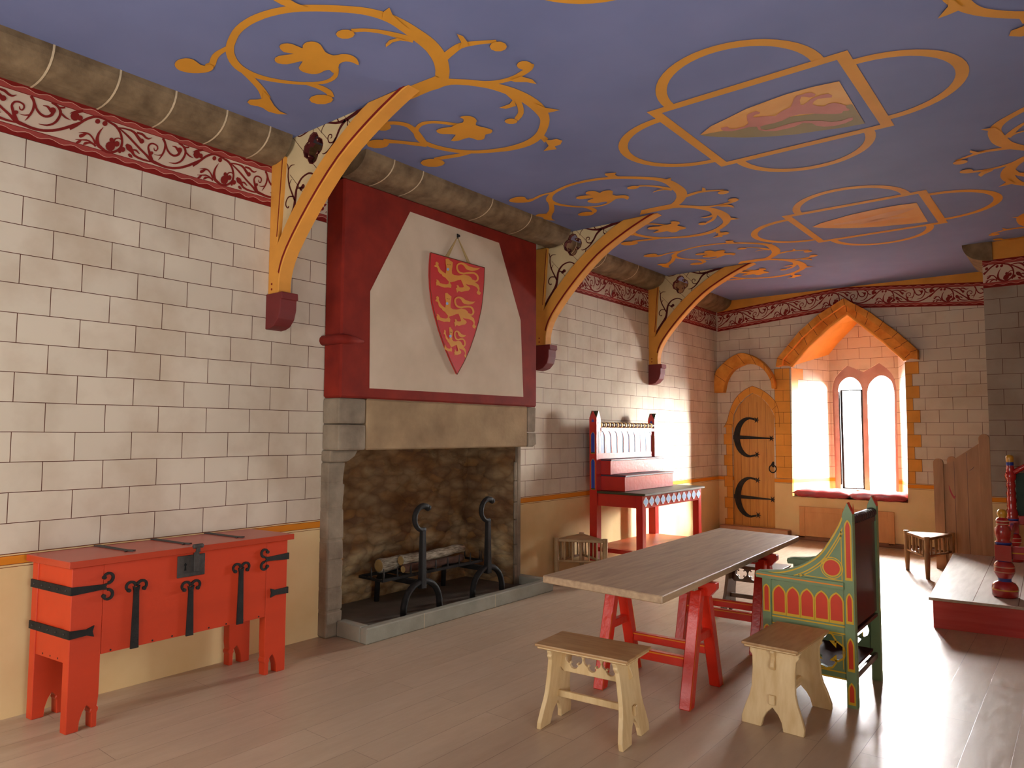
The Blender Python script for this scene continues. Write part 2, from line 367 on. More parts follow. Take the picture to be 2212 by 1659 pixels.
# painted motifs (millimetres)
CEIL_S=[[-426,103,-391,103,-357,104,-319,104,-273,103,-224,102,-182,102,-148,107,-114,112,-72,110,-18,86,23,55,47,34,71,12,99,-17,126,-49,153,-83,182,-122,208,-165,228,-209,245,-254,258,-298,266,-341,270,-382,272,-422,274,-466,274,-512,272,-552,268,-583,263,-610,254,-637,243,-668,228,-699,209,-730,187,-760,161,-788,132,-817,99,-850,62,-883,26,-914,-9,-942,-43,-967,-80,-990,-120,-1011,-162,-1029,-205,-1044,-250,-1056,-297,-1066,-345,-1072,-392,-1074,-441,-1073,-492,-1068,-543,-1058,-594,-1043,-639,-1028,-680,-1013,-720,-995,-759,-974,-795,-950,-829,-923,-859,-895,-884,-866,-904,-835,-918,-803,-924,-771,-923,-739,-918,-707,-910,-675,-898,-643,-881,-609,-858,-572,-830,-534,-801,-499,-772,-469,-742,-444,-711,-421,-681,-401,-650,-384,-617,-373,-582,-370,-544,-373,-506,-383,-468,-402,-437,-424,-411,-443,-436,-463,-461,-444,-482,-427,-500,-416,-525,-408,-556,-402,-588,-403,-620,-410,-652,-424,-683,-442,-712,-464,-740,-490,-766,-521,-792,-556,-817,-595,-836,-633,-849,-667,-856,-700,-859,-732,-856,-764,-850,-795,-839,-823,-824,-848,-806,-872,-786,-893,-764,-913,-741,-931,-717,-946,-693,-960,-667,-972,-634,-984,-596,-998,-555,-1011,-515,-1020,-474,-1025,-431,-1027,-387,-1026,-342,-1021,-297,-1014,-253,-1003,-210,-989,-168,-972,-129,-953,-93,-931,-59,-906,-24,-879,12,-848,49,-814,82,-781,110,-751,133,-722,152,-692,167,-661,178,-629,185,-597,188,-570,188,-544,185,-512,181,-471,175,-423,167,-377,161,-335,153,-296,144,-260,130,-225,114,-190,98,-159,81,-132,62,-106,42,-82,26,-63,12,-50,-5,-34,-22,-18,-21,-16,-16,-17,-30,-15,-60,-16,-97,-18,-140,-20,-186,-22,-230,-23,-269,-22,-305,-20,-341,-18],
[-680,-993,-709,-996,-740,-999,-770,-1001,-800,-1003,-831,-1002,-868,-997,-910,-984,-943,-970,-961,-964,-969,-964,-983,-966,-1000,-969,-1061,-915,-1041,-915,-1016,-914,-978,-920,-937,-933,-904,-947,-881,-955,-858,-961,-830,-966,-801,-968,-772,-968,-742,-966,-712,-963],
[-906,-807,-928,-770,-950,-732,-973,-694,-997,-657,-1022,-620,-1051,-585,-1084,-553,-1123,-521,-1163,-486,-1066,-486,-1038,-520,-1008,-555,-980,-593,-954,-631,-930,-669,-907,-707,-887,-745,-869,-782,-851,-819],
[-741,-446,-736,-416,-730,-387,-728,-358,-730,-331,-735,-304,-743,-283,-753,-272,-767,-261,-786,-244,-732,-233,-716,-251,-694,-274,-677,-303,-671,-331,-670,-359,-674,-386,-682,-413,-693,-439,-705,-465],
[193,-396,179,-426,166,-456,151,-485,135,-513,119,-540,101,-564,84,-587,65,-607,46,-625,27,-640,6,-654,-13,-668,-42,-643,-21,-631,0,-618,20,-604,38,-586,55,-565,71,-542,85,-516,98,-487,110,-457,122,-426,134,-395,145,-363],
[110,-88,147,-101,183,-112,218,-123,254,-133,290,-143,320,-148,347,-146,373,-138,398,-129,423,-119,446,-108,467,-97,484,-87,498,-78,512,-68,534,-96,520,-105,505,-114,489,-124,469,-136,447,-150,424,-163,402,-176,379,-190,350,-199,315,-199,278,-194,241,-186,204,-176,167,-164,130,-152],
[-128,102,-91,108,-55,113,-22,124,9,147,38,176,66,203,90,225,114,246,140,264,169,280,201,293,233,303,265,311,298,317,329,320,358,320,385,319,411,315,438,309,465,301,490,291,512,276,527,262,538,250,526,217,515,227,507,234,498,239,481,247,457,255,432,262,406,268,380,274,352,276,322,276,290,272,260,264,231,253,203,238,177,220,156,199,137,175,116,150,89,123,59,95,31,68,9,43,-11,19,-31,-5],
[50,184,78,224,106,265,130,306,147,349,160,392,170,438,177,487,182,538,182,590,179,643,172,697,163,746,153,788,142,825,129,856,114,882,93,910,64,943,31,977,-4,1010,-40,1038,-78,1061,-120,1081,-166,1096,-219,1106,-275,1109,-330,1106,-382,1097,-432,1083,-480,1065,-527,1045,-571,1022,-611,995,-647,963,-679,927,-707,887,-731,841,-752,792,-766,744,-773,699,-775,656,-771,617,-761,580,-747,547,-731,521,-714,501,-693,482,-669,464,-646,450,-622,439,-597,433,-570,433,-543,440,-517,451,-495,470,-475,494,-456,520,-438,545,-421,573,-404,600,-372,570,-389,543,-406,516,-424,490,-443,465,-464,440,-487,421,-512,406,-538,395,-567,391,-598,395,-632,407,-667,426,-703,450,-743,483,-779,524,-806,567,-825,612,-837,657,-839,701,-833,745,-822,789,-805,838,-782,887,-755,933,-724,973,-689,1008,-651,1040,-610,1069,-567,1094,-522,1118,-476,1140,-428,1162,-378,1177,-324,1187,-269,1192,-214,1190,-163,1179,-113,1162,-62,1135,-9,1100,41,1057,85,1014,127,970,169,918,207,859,236,799,258,740,273,683,281,625,283,569,280,514,274,463,264,414,250,368,233,326,213,287,189,248,160,211,127,175,95,140],
[179,372,173,411,166,450,158,489,150,527,142,562,131,594,113,627,91,661,71,687,52,704,25,722,-7,743,-16,795,15,778,49,758,89,725,126,679,157,630,182,582,197,537,205,496,210,459,214,421,215,385,216,350],
[-56,1087,-68,1128,-81,1171,-93,1214,-26,1171,-20,1132,-14,1094,-7,1057],
[-633,970,-671,969,-709,969,-747,965,-783,956,-820,943,-857,932,-892,924,-926,917,-961,910,-1006,963,-971,970,-937,977,-902,985,-865,996,-827,1008,-789,1019,-750,1024,-712,1026,-675,1029],
[-785,665,-748,598,-711,532,-682,473,-664,426,-654,386,-651,350,-659,319,-674,293,-690,272,-709,254,-729,240,-749,225,-791,263,-770,277,-750,291,-734,308,-720,330,-709,356,-707,385,-717,418,-734,456,-755,502,-780,556,-809,619,-840,684],
[-798,673,-818,647,-838,621,-858,593,-881,564,-904,534,-927,504,-949,473,-971,443,-992,413,-1058,467,-1028,491,-998,515,-971,540,-947,571,-927,604,-907,636,-888,665,-870,693,-852,721]]
CEIL_B=[[-1134,-1086,-1103,-1095,-1071,-1097,-1040,-1091,-1015,-1079,-1000,-1064,-995,-1044,-1005,-1018,-1017,-993,-1018,-977,-1011,-967,-988,-961,-968,-955,-969,-939,-982,-924,-1007,-914,-1038,-911,-1064,-914,-1091,-924,-1123,-942,-1152,-964,-1170,-986,-1179,-1008,-1183,-1030,-1177,-1050,-1159,-1070],
[-1017,-574,-1057,-508,-1148,-408,-1192,-336,-1195,-275,-1241,-319,-1258,-381,-1237,-437,-1242,-476,-1264,-511,-1244,-547,-1197,-558,-1156,-529,-1115,-513],
[-762,-218,-808,-202,-861,-211,-900,-242,-910,-282,-887,-316,-841,-331,-789,-322,-752,-292,-741,-252],
[-470,-812,-448,-818,-426,-814,-406,-802,-392,-782,-388,-748,-385,-719,-374,-723,-358,-735,-334,-741,-308,-741,-287,-732,-272,-717,-268,-698,-274,-674,-295,-644,-316,-612,-318,-584,-309,-560,-286,-549,-259,-539,-240,-523,-227,-503,-226,-478,-234,-450,-258,-418,-282,-397,-285,-411,-285,-436,-293,-457,-308,-473,-333,-481,-365,-477,-408,-450,-448,-423,-469,-426,-478,-439,-471,-455,-464,-471,-478,-480,-500,-485,-522,-484,-545,-483,-570,-492,-591,-508,-605,-532,-611,-558,-606,-582,-588,-603,-543,-619,-507,-631,-519,-641,-549,-650,-578,-658,-607,-669,-629,-688,-641,-710,-636,-730,-619,-747,-595,-756,-562,-755,-513,-732,-475,-713,-487,-732,-504,-762,-492,-790],
[210,-641,252,-668,302,-674,263,-616,249,-550,234,-483,205,-551],
[-35,-626,-65,-615,-99,-620,-125,-640,-131,-667,-116,-691,-86,-701,-53,-696,-28,-676,-21,-650],
[146,-386,113,-427,68,-442,-4,-430,21,-452,68,-467,121,-455],
[541,-10,514,8,482,8,458,-11,451,-42,464,-71,492,-89,523,-89,547,-70,553,-40],
[407,-280,418,-243,398,-186,377,-153,309,-161,366,-199],
[526,242,500,262,471,263,449,246,443,216,455,187,481,168,510,167,531,184,538,213],
[308,302,394,305,425,379,411,444,377,384,322,340],
[243,639,261,741,319,829,265,823,198,806],
[-15,789,-39,805,-67,804,-89,786,-96,759,-86,733,-62,718,-35,719,-13,736,-6,763],
[169,512,108,549,18,549,42,589,125,597],
[-575,547,-546,538,-511,540,-479,554,-445,568,-410,562,-377,554,-351,561,-329,565,-306,549,-289,527,-289,505,-289,489,-265,490,-239,502,-222,522,-214,548,-220,578,-235,607,-264,630,-287,653,-281,686,-266,721,-253,757,-248,789,-267,812,-294,827,-315,821,-337,818,-366,844,-396,870,-425,872,-450,858,-456,820,-468,783,-516,778,-568,778,-604,763,-614,741,-563,715,-512,688,-523,663,-552,640,-575,621,-590,601,-589,572],
[-50,1156,-25,1193,27,1204,41,1258,-11,1307,-65,1309,-85,1363,-186,1330,-95,1272],
[-958,1033,-1010,1059,-1073,1052,-1122,1013,-1137,959,-1114,910,-1061,885,-1000,893,-952,931,-936,984],
[-782,302,-819,321,-859,319,-887,297,-891,264,-871,232,-834,214,-794,217,-767,238,-762,271],
[-1023,495,-1075,518,-1133,512,-1175,479,-1185,431,-1158,388,-1106,366,-1050,373,-1009,405,-998,451],
[-89,-1113,-109,-1079,-110,-1034,-93,-979,-23,-937,-40,-993,-38,-1038,-3,-1073]]
CSH=[[-509,-63,-388,-156,-243,-208,-90,-269,48,-293,191,-315,347,-314,504,-286,482,469,357,450,200,398,37,354,-120,277,-272,180,-414,55,-480,-16],
[-509,-63,-375,-37,-154,29,82,24,331,121,456,91,489,94,482,469,357,450,200,398,37,354,-120,277,-272,180,-414,55,-480,-16],
[-340,-91,-294,-82,-294,-37,-261,-11,-201,-8,-157,-44,-144,-103,-121,-170,-103,-189,-71,-197,-46,-201,-31,-165,-44,-143,-71,-148,-94,-132,-90,-112,-49,-97,-2,-67,30,-42,85,-89,125,-107,155,-115,179,-158,211,-225,237,-257,272,-251,300,-258,327,-244,341,-204,329,-177,298,-179,276,-211,259,-225,234,-177,219,-111,230,-95,265,-121,301,-154,341,-167,373,-171,406,-159,419,-120,409,-91,373,-112,335,-127,303,-106,282,-69,301,-23,334,11,366,-10,406,-2,432,41,451,88,446,131,457,163,445,178,417,164,399,191,364,180,302,130,236,71,165,31,109,29,42,60,-18,65,-74,56,-112,62,-122,108,-99,145,-42,153,33,141,102,143,166,158,212,194,258,231,307,296,368,317,415,303,443,309,431,350,375,376,308,376,248,346,206,295,193,231,146,186,80,213,22,212,-47,204,-111,162,-141,111,-130,47,-175,21,-235,19,-301,12,-339,-18,-350,-53]]
FRZ_S=[[-233,127,-221,139,-209,150,-196,163,-182,179,-168,195,-155,209,-144,219,-134,228,-124,235,-114,242,-104,248,-94,253,-82,256,-71,257,-58,257,-45,255,-31,252,-17,247,-4,243,9,239,20,233,29,225,38,215,45,204,50,193,53,182,56,171,58,162,59,153,59,144,57,134,55,124,52,115,46,106,39,97,31,89,21,81,10,75,0,70,-9,68,-17,68,-24,69,-32,71,-39,76,-47,80,-54,85,-60,89,-65,94,-67,100,-69,108,-71,116,-72,125,-72,134,-71,143,-69,154,-66,165,-62,176,-58,186,-53,197,-48,208,-50,209,-57,199,-64,190,-71,179,-77,168,-82,156,-86,143,-89,132,-91,120,-91,109,-90,97,-87,86,-81,76,-74,69,-65,65,-57,62,-49,58,-40,54,-31,51,-21,50,-10,51,1,54,13,59,26,67,38,76,49,86,58,97,65,109,70,122,72,135,73,147,73,158,72,168,70,179,67,191,63,203,57,215,50,227,41,239,30,249,17,255,3,258,-11,261,-25,265,-40,269,-54,271,-68,272,-81,271,-94,268,-106,263,-118,257,-129,250,-140,242,-151,232,-163,221,-177,206,-191,190,-204,175,-216,163,-229,152,-241,141],
[41,232,60,219,79,207,98,193,116,179,135,164,154,149,173,135,193,121,211,108,224,96,236,84,248,75,262,70,276,68,290,67,305,65,321,63,338,62,355,63,373,65,391,68,407,72,423,78,440,84,458,93,476,103,493,113,509,123,524,134,539,145,554,157,570,169,586,180,578,194,562,182,547,171,531,159,516,148,502,138,488,128,471,118,454,109,437,100,421,94,407,89,391,84,375,82,358,80,342,80,327,81,311,84,297,87,283,90,272,92,261,96,249,102,236,111,220,122,202,134,182,148,163,162,144,177,125,192,106,206,86,218,65,229,45,239],
[39,233,53,234,68,236,81,238,94,238,105,238,116,237,124,234,132,230,139,225,145,219,150,212,156,204,161,198,166,193,171,188,187,208,182,212,176,216,171,220,165,227,158,234,150,241,141,246,131,249,120,251,109,251,96,250,83,249,69,247,54,243,40,240],
[153,236,165,236,176,235,185,234,192,231,200,226,207,221,215,219,223,219,231,221,238,226,245,233,251,239,250,241,243,238,236,234,230,232,225,232,221,233,215,235,209,239,202,245,192,250,180,251,168,250,156,250],
[265,94,260,106,255,117,251,129,246,140,241,150,238,159,236,165,235,170,236,175,238,180,241,186,244,190,248,193,254,196,260,197,268,197,276,195,281,192,284,188,285,183,285,178,283,172,281,167,279,165,277,164,274,165,272,166,270,169,269,174,268,179,264,178,264,172,264,166,266,161,270,157,275,156,282,157,287,163,291,171,294,178,294,186,293,194,289,201,281,205,272,208,263,209,254,207,246,204,238,199,232,191,227,183,225,175,223,168,223,160,224,152,227,141,230,130,233,117,236,105,240,93,244,81],
[314,254,321,245,327,236,331,226,332,215,331,202,329,188,326,175,321,162,316,149,312,139,308,129,304,121,301,114,298,108,295,103,297,102,301,107,305,112,310,118,315,126,321,136,327,147,332,159,338,174,342,189,345,204,346,219,345,233,341,246,334,257,329,267],
[321,151,312,146,303,142,295,138,286,136,277,135,268,133,268,131,277,131,286,131,295,132,304,134,313,138,322,141],
[336,236,339,222,341,207,346,194,351,182,359,173,367,165,377,160,387,157,399,157,411,161,422,167,433,176,440,186,445,197,449,206,431,210,428,200,425,192,422,186,416,180,408,175,400,172,393,172,384,174,376,178,369,184,362,192,356,201,352,213,347,227,343,240],
[433,219,426,224,419,230,411,234,401,233,392,230,384,228,383,225,391,224,399,224,404,222,409,217,414,211,419,204],
[425,255,437,251,448,247,456,242,462,236,466,229,469,221,470,213,469,203,467,192,461,177,453,160,444,146,434,136,422,127,409,119,396,115,381,112,366,109,366,106,380,106,395,106,410,109,425,116,440,126,453,139,465,155,474,174,480,191,484,205,485,217,484,229,480,239,475,249,466,256,455,261,443,264,431,267],
[465,240,472,241,479,241,486,243,493,246,498,249,503,253,501,262,495,259,490,257,485,255,480,253,473,251,466,249],
[477,207,484,201,492,196,501,191,511,189,522,188,533,188,534,190,525,194,516,198,507,202,500,207,493,212,485,218],
[-241,227,-234,232,-228,237,-221,240,-215,242,-208,243,-199,245,-189,250,-178,256,-167,262,-169,277,-180,272,-191,267,-201,263,-209,258,-216,254,-223,248,-230,242,-236,235,-242,229],
[-82,91,-88,101,-94,111,-101,120,-107,128,-115,135,-123,141,-132,143,-141,144,-152,143,-164,139,-176,133,-188,128,-188,126,-176,128,-164,131,-153,132,-144,132,-136,132,-128,130,-121,125,-115,119,-109,112,-104,102,-99,91,-95,80],
[-184,99,-180,99,-175,99,-168,103,-159,111,-150,122,-141,133,-144,140,-156,134,-167,127,-175,122,-179,119,-181,117,-185,113],
[-83,80,-90,83,-97,87,-104,90,-113,94,-122,98,-133,100,-143,100,-153,97,-164,93,-176,89,-190,85,-204,80,-204,77,-190,80,-176,82,-164,85,-153,87,-144,89,-135,90,-127,88,-118,84,-110,80,-103,76,-98,71,-92,66],
[-201,57,-196,58,-189,58,-182,62,-176,69,-172,77,-168,85,-172,89,-179,84,-185,80,-190,76,-193,72,-197,67,-202,62],
[-92,83,-102,85,-113,87,-123,88,-133,87,-142,85,-149,81,-155,75,-158,69,-161,63,-157,58,-152,61,-148,63,-144,65,-138,70,-132,75,-124,79,-115,79,-105,76,-95,74],
[19,120,21,132,22,143,25,152,29,157,36,161,42,164,47,164,52,163,58,161,61,168,55,170,49,172,42,172,34,169,25,164,18,156,12,144,9,132,5,120],
[86,137,88,128,91,119,95,111,102,107,110,103,118,100,124,94,130,88,137,81,147,76,158,73,170,70,183,69,197,68,212,68,226,69,240,71,254,73,255,82,242,81,228,81,215,82,201,82,187,84,175,85,164,88,155,91,147,95,143,101,140,109,136,118,131,127,127,137,122,144,114,148,105,149,96,150],
[132,116,138,116,144,117,149,116,156,113,164,108,173,104,177,109,170,116,163,124,155,129,146,129,139,127,132,124],
[102,78,106,73,110,68,115,65,121,64,126,65,131,66,133,71,131,75,129,79,127,83,122,86,116,88,110,91]]
FRZ_B=[[201,200,198,189,190,180,180,177,172,181,168,190,171,201,179,209,189,213,197,209],
[262,139,260,132,255,126,248,124,242,126,239,132,241,140,247,146,254,148,260,146],
[453,220,450,208,441,198,430,195,420,198,417,208,420,220,429,230,440,234,449,230],
[-187,229,-191,211,-203,196,-218,191,-231,197,-237,212,-233,230,-221,245,-205,250,-192,244],
[-168,225,-171,214,-178,205,-188,202,-196,205,-199,214,-197,226,-189,235,-180,238,-172,235],
[-69,239,-72,228,-79,220,-88,217,-96,220,-99,229,-96,239,-89,248,-80,251,-73,248],
[-26,240,-28,229,-36,220,-45,217,-54,220,-57,229,-54,240,-47,249,-37,253,-29,249],
[25,109,20,89,6,72,-12,67,-27,74,-33,90,-28,111,-14,127,4,133,19,126],
[14,147,12,138,5,131,-3,128,-10,131,-12,139,-10,148,-4,155,4,158,11,155],
[50,132,47,120,39,111,28,107,19,111,15,121,18,133,27,143,38,147,47,143],
[86,107,83,96,75,87,65,84,57,88,53,97,56,108,64,117,74,120,82,117],
[61,85,60,79,56,74,50,72,45,74,43,80,45,86,49,91,55,93,60,91]]
SHD_B=[[-358,1069,374,1066,368,933,356,808,332,664,288,519,238,393,174,258,89,120,-1,1,-92,126,-175,258,-240,381,-293,504,-334,620,-359,745,-369,856,-368,962],
[-172,1047,-140,1056,-111,1044,-75,1034,-80,991,-89,956,-85,927,-55,918,5,924,78,945,140,947,178,935,204,909,249,895,284,883,301,851,295,824,321,811,302,786,269,790,256,805,279,831,269,846,243,859,192,864,141,860,104,862,123,848,157,841,167,826,142,804,92,791,43,776,7,779,-17,758,-23,782,-32,798,-12,810,-24,829,0,832,18,814,61,820,77,831,61,855,36,889,-7,878,-55,857,-90,847,-114,839,-90,818,-95,792,-137,789,-183,780,-229,783,-269,788,-286,781,-289,797,-292,813,-281,823,-293,837,-270,837,-253,828,-241,813,-207,811,-160,814,-131,823,-126,845,-149,858,-173,874,-208,881,-219,895,-248,902,-266,916,-272,939,-283,949,-311,948,-314,960,-295,971,-303,986,-284,1002,-261,990,-264,969,-249,951,-232,934,-197,920,-168,912,-162,942,-160,976,-169,1007],
[-173,730,-146,738,-120,724,-89,713,-94,671,-101,636,-98,608,-72,598,-19,601,44,619,98,619,130,605,153,578,191,563,221,550,236,517,231,491,254,477,237,453,209,458,198,474,218,498,209,514,186,528,142,534,99,532,66,536,83,521,112,513,121,497,99,477,57,466,14,453,-18,457,-38,438,-44,462,-51,477,-34,488,-44,508,-24,511,-7,492,30,495,43,506,29,531,7,565,-29,556,-71,537,-102,528,-122,521,-101,499,-106,474,-142,473,-183,466,-223,470,-258,477,-273,471,-275,487,-278,503,-269,512,-279,527,-259,526,-244,516,-234,501,-203,497,-163,499,-138,507,-133,528,-153,541,-174,559,-204,567,-215,581,-240,590,-255,604,-260,627,-271,638,-295,638,-297,650,-281,660,-288,676,-271,691,-251,678,-254,657,-241,639,-225,621,-195,605,-169,597,-165,626,-163,659,-171,691],
[-116,423,-100,428,-86,414,-68,402,-70,367,-75,339,-73,315,-58,304,-29,303,7,314,36,310,54,296,67,273,88,257,104,245,113,217,110,195,122,182,113,164,98,170,92,183,102,202,97,216,85,229,61,237,37,238,19,244,28,230,45,221,50,208,38,193,14,186,-9,178,-27,183,-38,169,-42,189,-46,203,-36,210,-42,227,-30,228,-21,212,-1,212,7,220,-1,242,-13,272,-34,266,-57,254,-74,249,-86,244,-74,224,-77,203,-97,205,-120,201,-143,208,-163,216,-171,212,-173,225,-175,239,-169,246,-175,259,-164,257,-155,248,-149,235,-132,229,-109,228,-94,233,-92,250,-104,263,-115,279,-133,288,-139,301,-153,310,-162,323,-165,343,-171,353,-185,354,-186,365,-177,373,-181,386,-171,397,-160,385,-161,367,-154,351,-145,335,-127,319,-113,310,-110,335,-110,363,-114,390],
[-125,959,-128,951,-136,944,-146,943,-154,946,-158,953,-155,962,-147,968,-136,970,-128,966],
[-136,1001,-137,999,-140,997,-144,996,-147,997,-148,999,-147,1002,-144,1004,-140,1004,-137,1003],
[-108,1004,-109,1001,-112,999,-115,999,-118,1000,-120,1002,-119,1004,-116,1007,-112,1007,-109,1006],
[-130,641,-133,633,-141,627,-151,626,-160,629,-163,637,-160,645,-152,651,-142,652,-134,649],
[-141,683,-143,681,-145,679,-149,678,-152,679,-153,682,-152,684,-149,686,-146,687,-143,686],
[-117,685,-118,682,-121,680,-124,680,-127,681,-129,683,-127,686,-125,688,-121,688,-118,687],
[-84,346,-87,338,-95,332,-105,331,-113,335,-117,343,-114,351,-105,356,-95,357,-87,354],
[-95,382,-96,379,-99,377,-102,377,-105,378,-107,380,-105,383,-103,385,-99,385,-96,384],
[-81,381,-82,379,-85,377,-89,376,-91,378,-93,380,-92,382,-89,384,-85,385,-82,383]]
SHD_S=[[188,911,205,907,223,902,244,902,264,911,278,924,287,939,287,953,281,967,272,978,258,986,240,991,219,994,194,992,166,988,139,982,112,975,88,967,67,962,46,962,27,963,13,967,3,975,-5,986,-8,997,-9,1006,-6,1014,-1,1021,9,1028,24,1034,39,1037,52,1036,66,1032,78,1027,86,1020,95,1010,113,1002,137,999,162,999,187,1001,211,1006,235,1013,256,1021,273,1029,287,1038,300,1046,298,1049,282,1046,267,1043,252,1041,233,1039,213,1037,193,1037,174,1037,155,1038,141,1039,131,1041,118,1046,101,1051,81,1054,61,1055,41,1053,20,1048,0,1039,-16,1029,-27,1017,-32,1003,-32,990,-28,977,-18,963,-4,952,16,946,40,944,65,945,91,950,117,957,141,964,167,969,192,974,213,976,228,974,241,970,250,964,257,956,261,946,262,938,257,930,248,922,241,917,230,916,213,918,194,920],
[139,581,153,576,169,571,188,570,206,578,218,591,226,604,226,618,221,632,212,643,201,652,185,658,166,661,144,661,119,657,96,653,73,647,52,640,34,637,17,637,1,639,-11,643,-20,651,-26,663,-30,673,-30,683,-28,691,-23,698,-15,704,-2,709,10,712,21,710,32,706,42,700,48,693,55,683,71,674,93,669,115,669,137,670,159,674,180,680,198,686,213,694,224,702,235,710,233,713,219,710,206,707,193,706,177,705,160,704,144,705,128,706,112,707,101,709,93,711,81,717,65,723,48,726,30,728,11,727,-7,723,-25,715,-39,706,-49,694,-53,681,-53,668,-49,655,-41,641,-29,630,-11,623,10,620,32,620,56,623,78,630,99,635,121,639,142,643,159,644,172,642,183,637,191,631,197,623,200,613,201,604,197,596,189,588,184,585,176,584,161,587,145,589],
[57,276,65,271,73,266,87,264,99,271,106,280,109,290,109,301,107,312,102,321,96,329,87,335,76,340,62,341,48,340,34,338,21,334,10,331,2,329,-6,330,-14,333,-21,338,-26,345,-30,355,-32,365,-32,373,-31,381,-28,386,-24,390,-18,393,-13,394,-9,392,-4,388,0,383,3,377,6,368,14,359,28,353,41,351,55,350,69,352,81,355,92,359,101,365,107,370,112,375,110,377,101,376,94,375,87,375,79,375,71,376,64,377,57,379,50,381,45,383,40,386,32,391,23,397,12,402,1,405,-11,406,-24,403,-34,398,-43,391,-48,382,-50,372,-51,362,-48,351,-44,339,-37,329,-27,322,-15,317,-1,316,14,317,27,321,38,324,49,326,60,327,68,327,74,324,80,320,84,314,88,307,90,298,90,290,87,283,84,277,83,275,81,275,73,278,64,282]]
VINE_S=[[77,2874,82,2895,86,2916,91,2942,96,2977,101,3016,109,3051,121,3079,138,3106,156,3134,177,3165,199,3197,217,3227,226,3254,230,3279,234,3303,238,3328,241,3353,245,3374,253,3392,262,3407,274,3420,285,3432,298,3442,314,3450,336,3457,360,3461,382,3462,399,3459,415,3453,430,3445,442,3437,453,3427,465,3417,472,3422,462,3433,451,3444,437,3455,421,3464,402,3471,380,3476,355,3475,329,3471,305,3464,286,3456,270,3445,256,3433,243,3419,231,3403,221,3383,214,3360,210,3335,205,3310,201,3286,196,3264,186,3241,168,3214,143,3184,119,3155,97,3129,76,3102,56,3071,41,3033,29,2994,18,2961,10,2937,3,2917,-4,2897],
[223,3302,213,3320,203,3338,191,3358,177,3382,162,3406,150,3431,141,3454,135,3478,131,3499,130,3518,130,3536,130,3552,127,3567,123,3581,119,3593,113,3600,107,3605,102,3610,99,3608,103,3603,107,3598,110,3591,113,3581,115,3568,117,3553,117,3538,115,3520,116,3500,120,3478,126,3453,134,3428,147,3402,162,3377,175,3354,186,3334,197,3315,207,3297],
[130,3553,139,3561,148,3569,158,3573,171,3575,189,3573,206,3572,206,3575,188,3579,170,3582,153,3582,140,3576,131,3567,123,3559],
[197,3341,177,3345,155,3349,135,3349,119,3341,107,3329,99,3317,96,3305,96,3293,99,3283,107,3272,117,3264,127,3258,138,3258,144,3263,150,3266,135,3277,132,3272,130,3267,129,3266,124,3270,116,3277,111,3285,109,3293,109,3302,111,3311,118,3322,128,3332,140,3338,156,3338,176,3334,196,3330],
[246,3383,261,3380,276,3376,291,3373,292,3383,277,3387,262,3390,247,3393],
[1120,3806,1085,3808,1048,3810,1014,3809,983,3804,954,3796,926,3789,893,3782,859,3775,828,3770,805,3766,786,3764,765,3763,739,3763,712,3765,684,3768,657,3775,629,3784,600,3793,571,3801,541,3809,513,3816,487,3820,464,3821,440,3820,418,3815,398,3808,378,3801,355,3794,330,3787,307,3783,286,3780,265,3779,248,3781,233,3790,218,3803,203,3817,199,3814,213,3799,228,3784,245,3773,267,3769,289,3770,312,3772,336,3777,361,3783,385,3789,406,3796,426,3803,446,3807,466,3807,488,3805,513,3801,540,3795,569,3787,598,3779,626,3769,654,3760,683,3751,713,3745,742,3740,770,3738,793,3738,815,3740,839,3744,870,3749,905,3755,938,3760,968,3764,997,3767,1027,3770,1059,3775,1092,3780,1126,3785],
[784,3759,764,3747,744,3734,725,3718,710,3699,697,3678,684,3659,671,3643,658,3628,644,3615,628,3603,610,3592,594,3584,580,3579,566,3576,555,3575,547,3575,541,3577,534,3579,533,3576,539,3572,546,3568,556,3566,569,3566,585,3568,602,3573,620,3581,638,3592,655,3604,671,3618,685,3632,700,3648,714,3667,728,3687,743,3704,760,3717,780,3729,801,3740],
[596,3580,592,3569,587,3558,585,3547,588,3538,592,3530,596,3523,600,3524,597,3532,594,3539,594,3546,596,3555,600,3565,604,3576],
[682,3658,673,3649,664,3640,655,3635,643,3634,629,3637,618,3641,611,3648,605,3659,602,3669,604,3677,609,3684,614,3688,621,3689,629,3687,634,3685,636,3682,637,3676,637,3671,635,3670,629,3668,623,3667,625,3663,632,3663,639,3663,645,3667,647,3674,645,3683,640,3691,630,3696,619,3698,608,3696,600,3690,594,3681,592,3670,595,3658,602,3644,612,3633,628,3627,645,3624,661,3625,673,3631,683,3641,693,3650],
[817,3752,812,3739,808,3725,808,3711,817,3698,829,3687,841,3676,850,3686,837,3695,825,3704,818,3712,817,3722,822,3735,826,3748],
[721,3763,715,3773,708,3783,702,3792,698,3800,696,3806,693,3812,675,3805,680,3799,685,3794,691,3788,698,3779,706,3769,713,3759],
[562,3794,550,3784,537,3774,527,3763,521,3751,518,3739,515,3728,519,3726,523,3738,527,3749,533,3759,543,3769,555,3779,567,3789],
[449,3813,439,3805,430,3797,422,3789,419,3781,419,3773,419,3766,423,3765,424,3772,425,3779,428,3785,435,3792,445,3800,454,3808],
[141,3425,147,3437,153,3450,159,3459,164,3464,169,3466,175,3468,173,3471,167,3470,160,3468,153,3463,146,3453,140,3440,134,3428],
[172,3785,218,3740,263,3694,308,3650,311,3652,266,3697,221,3742,175,3787],
[423,3531,455,3500,487,3470,519,3440,522,3442,490,3472,458,3503,426,3533],
[145,3510,215,3440,284,3370,352,3302,356,3304,287,3373,218,3442,148,3512],
[459,3795,502,3753,546,3711,588,3669,591,3672,549,3713,505,3755,462,3797],
[741,3817,786,3773,829,3729,873,3686,876,3688,832,3731,788,3775,744,3819]]
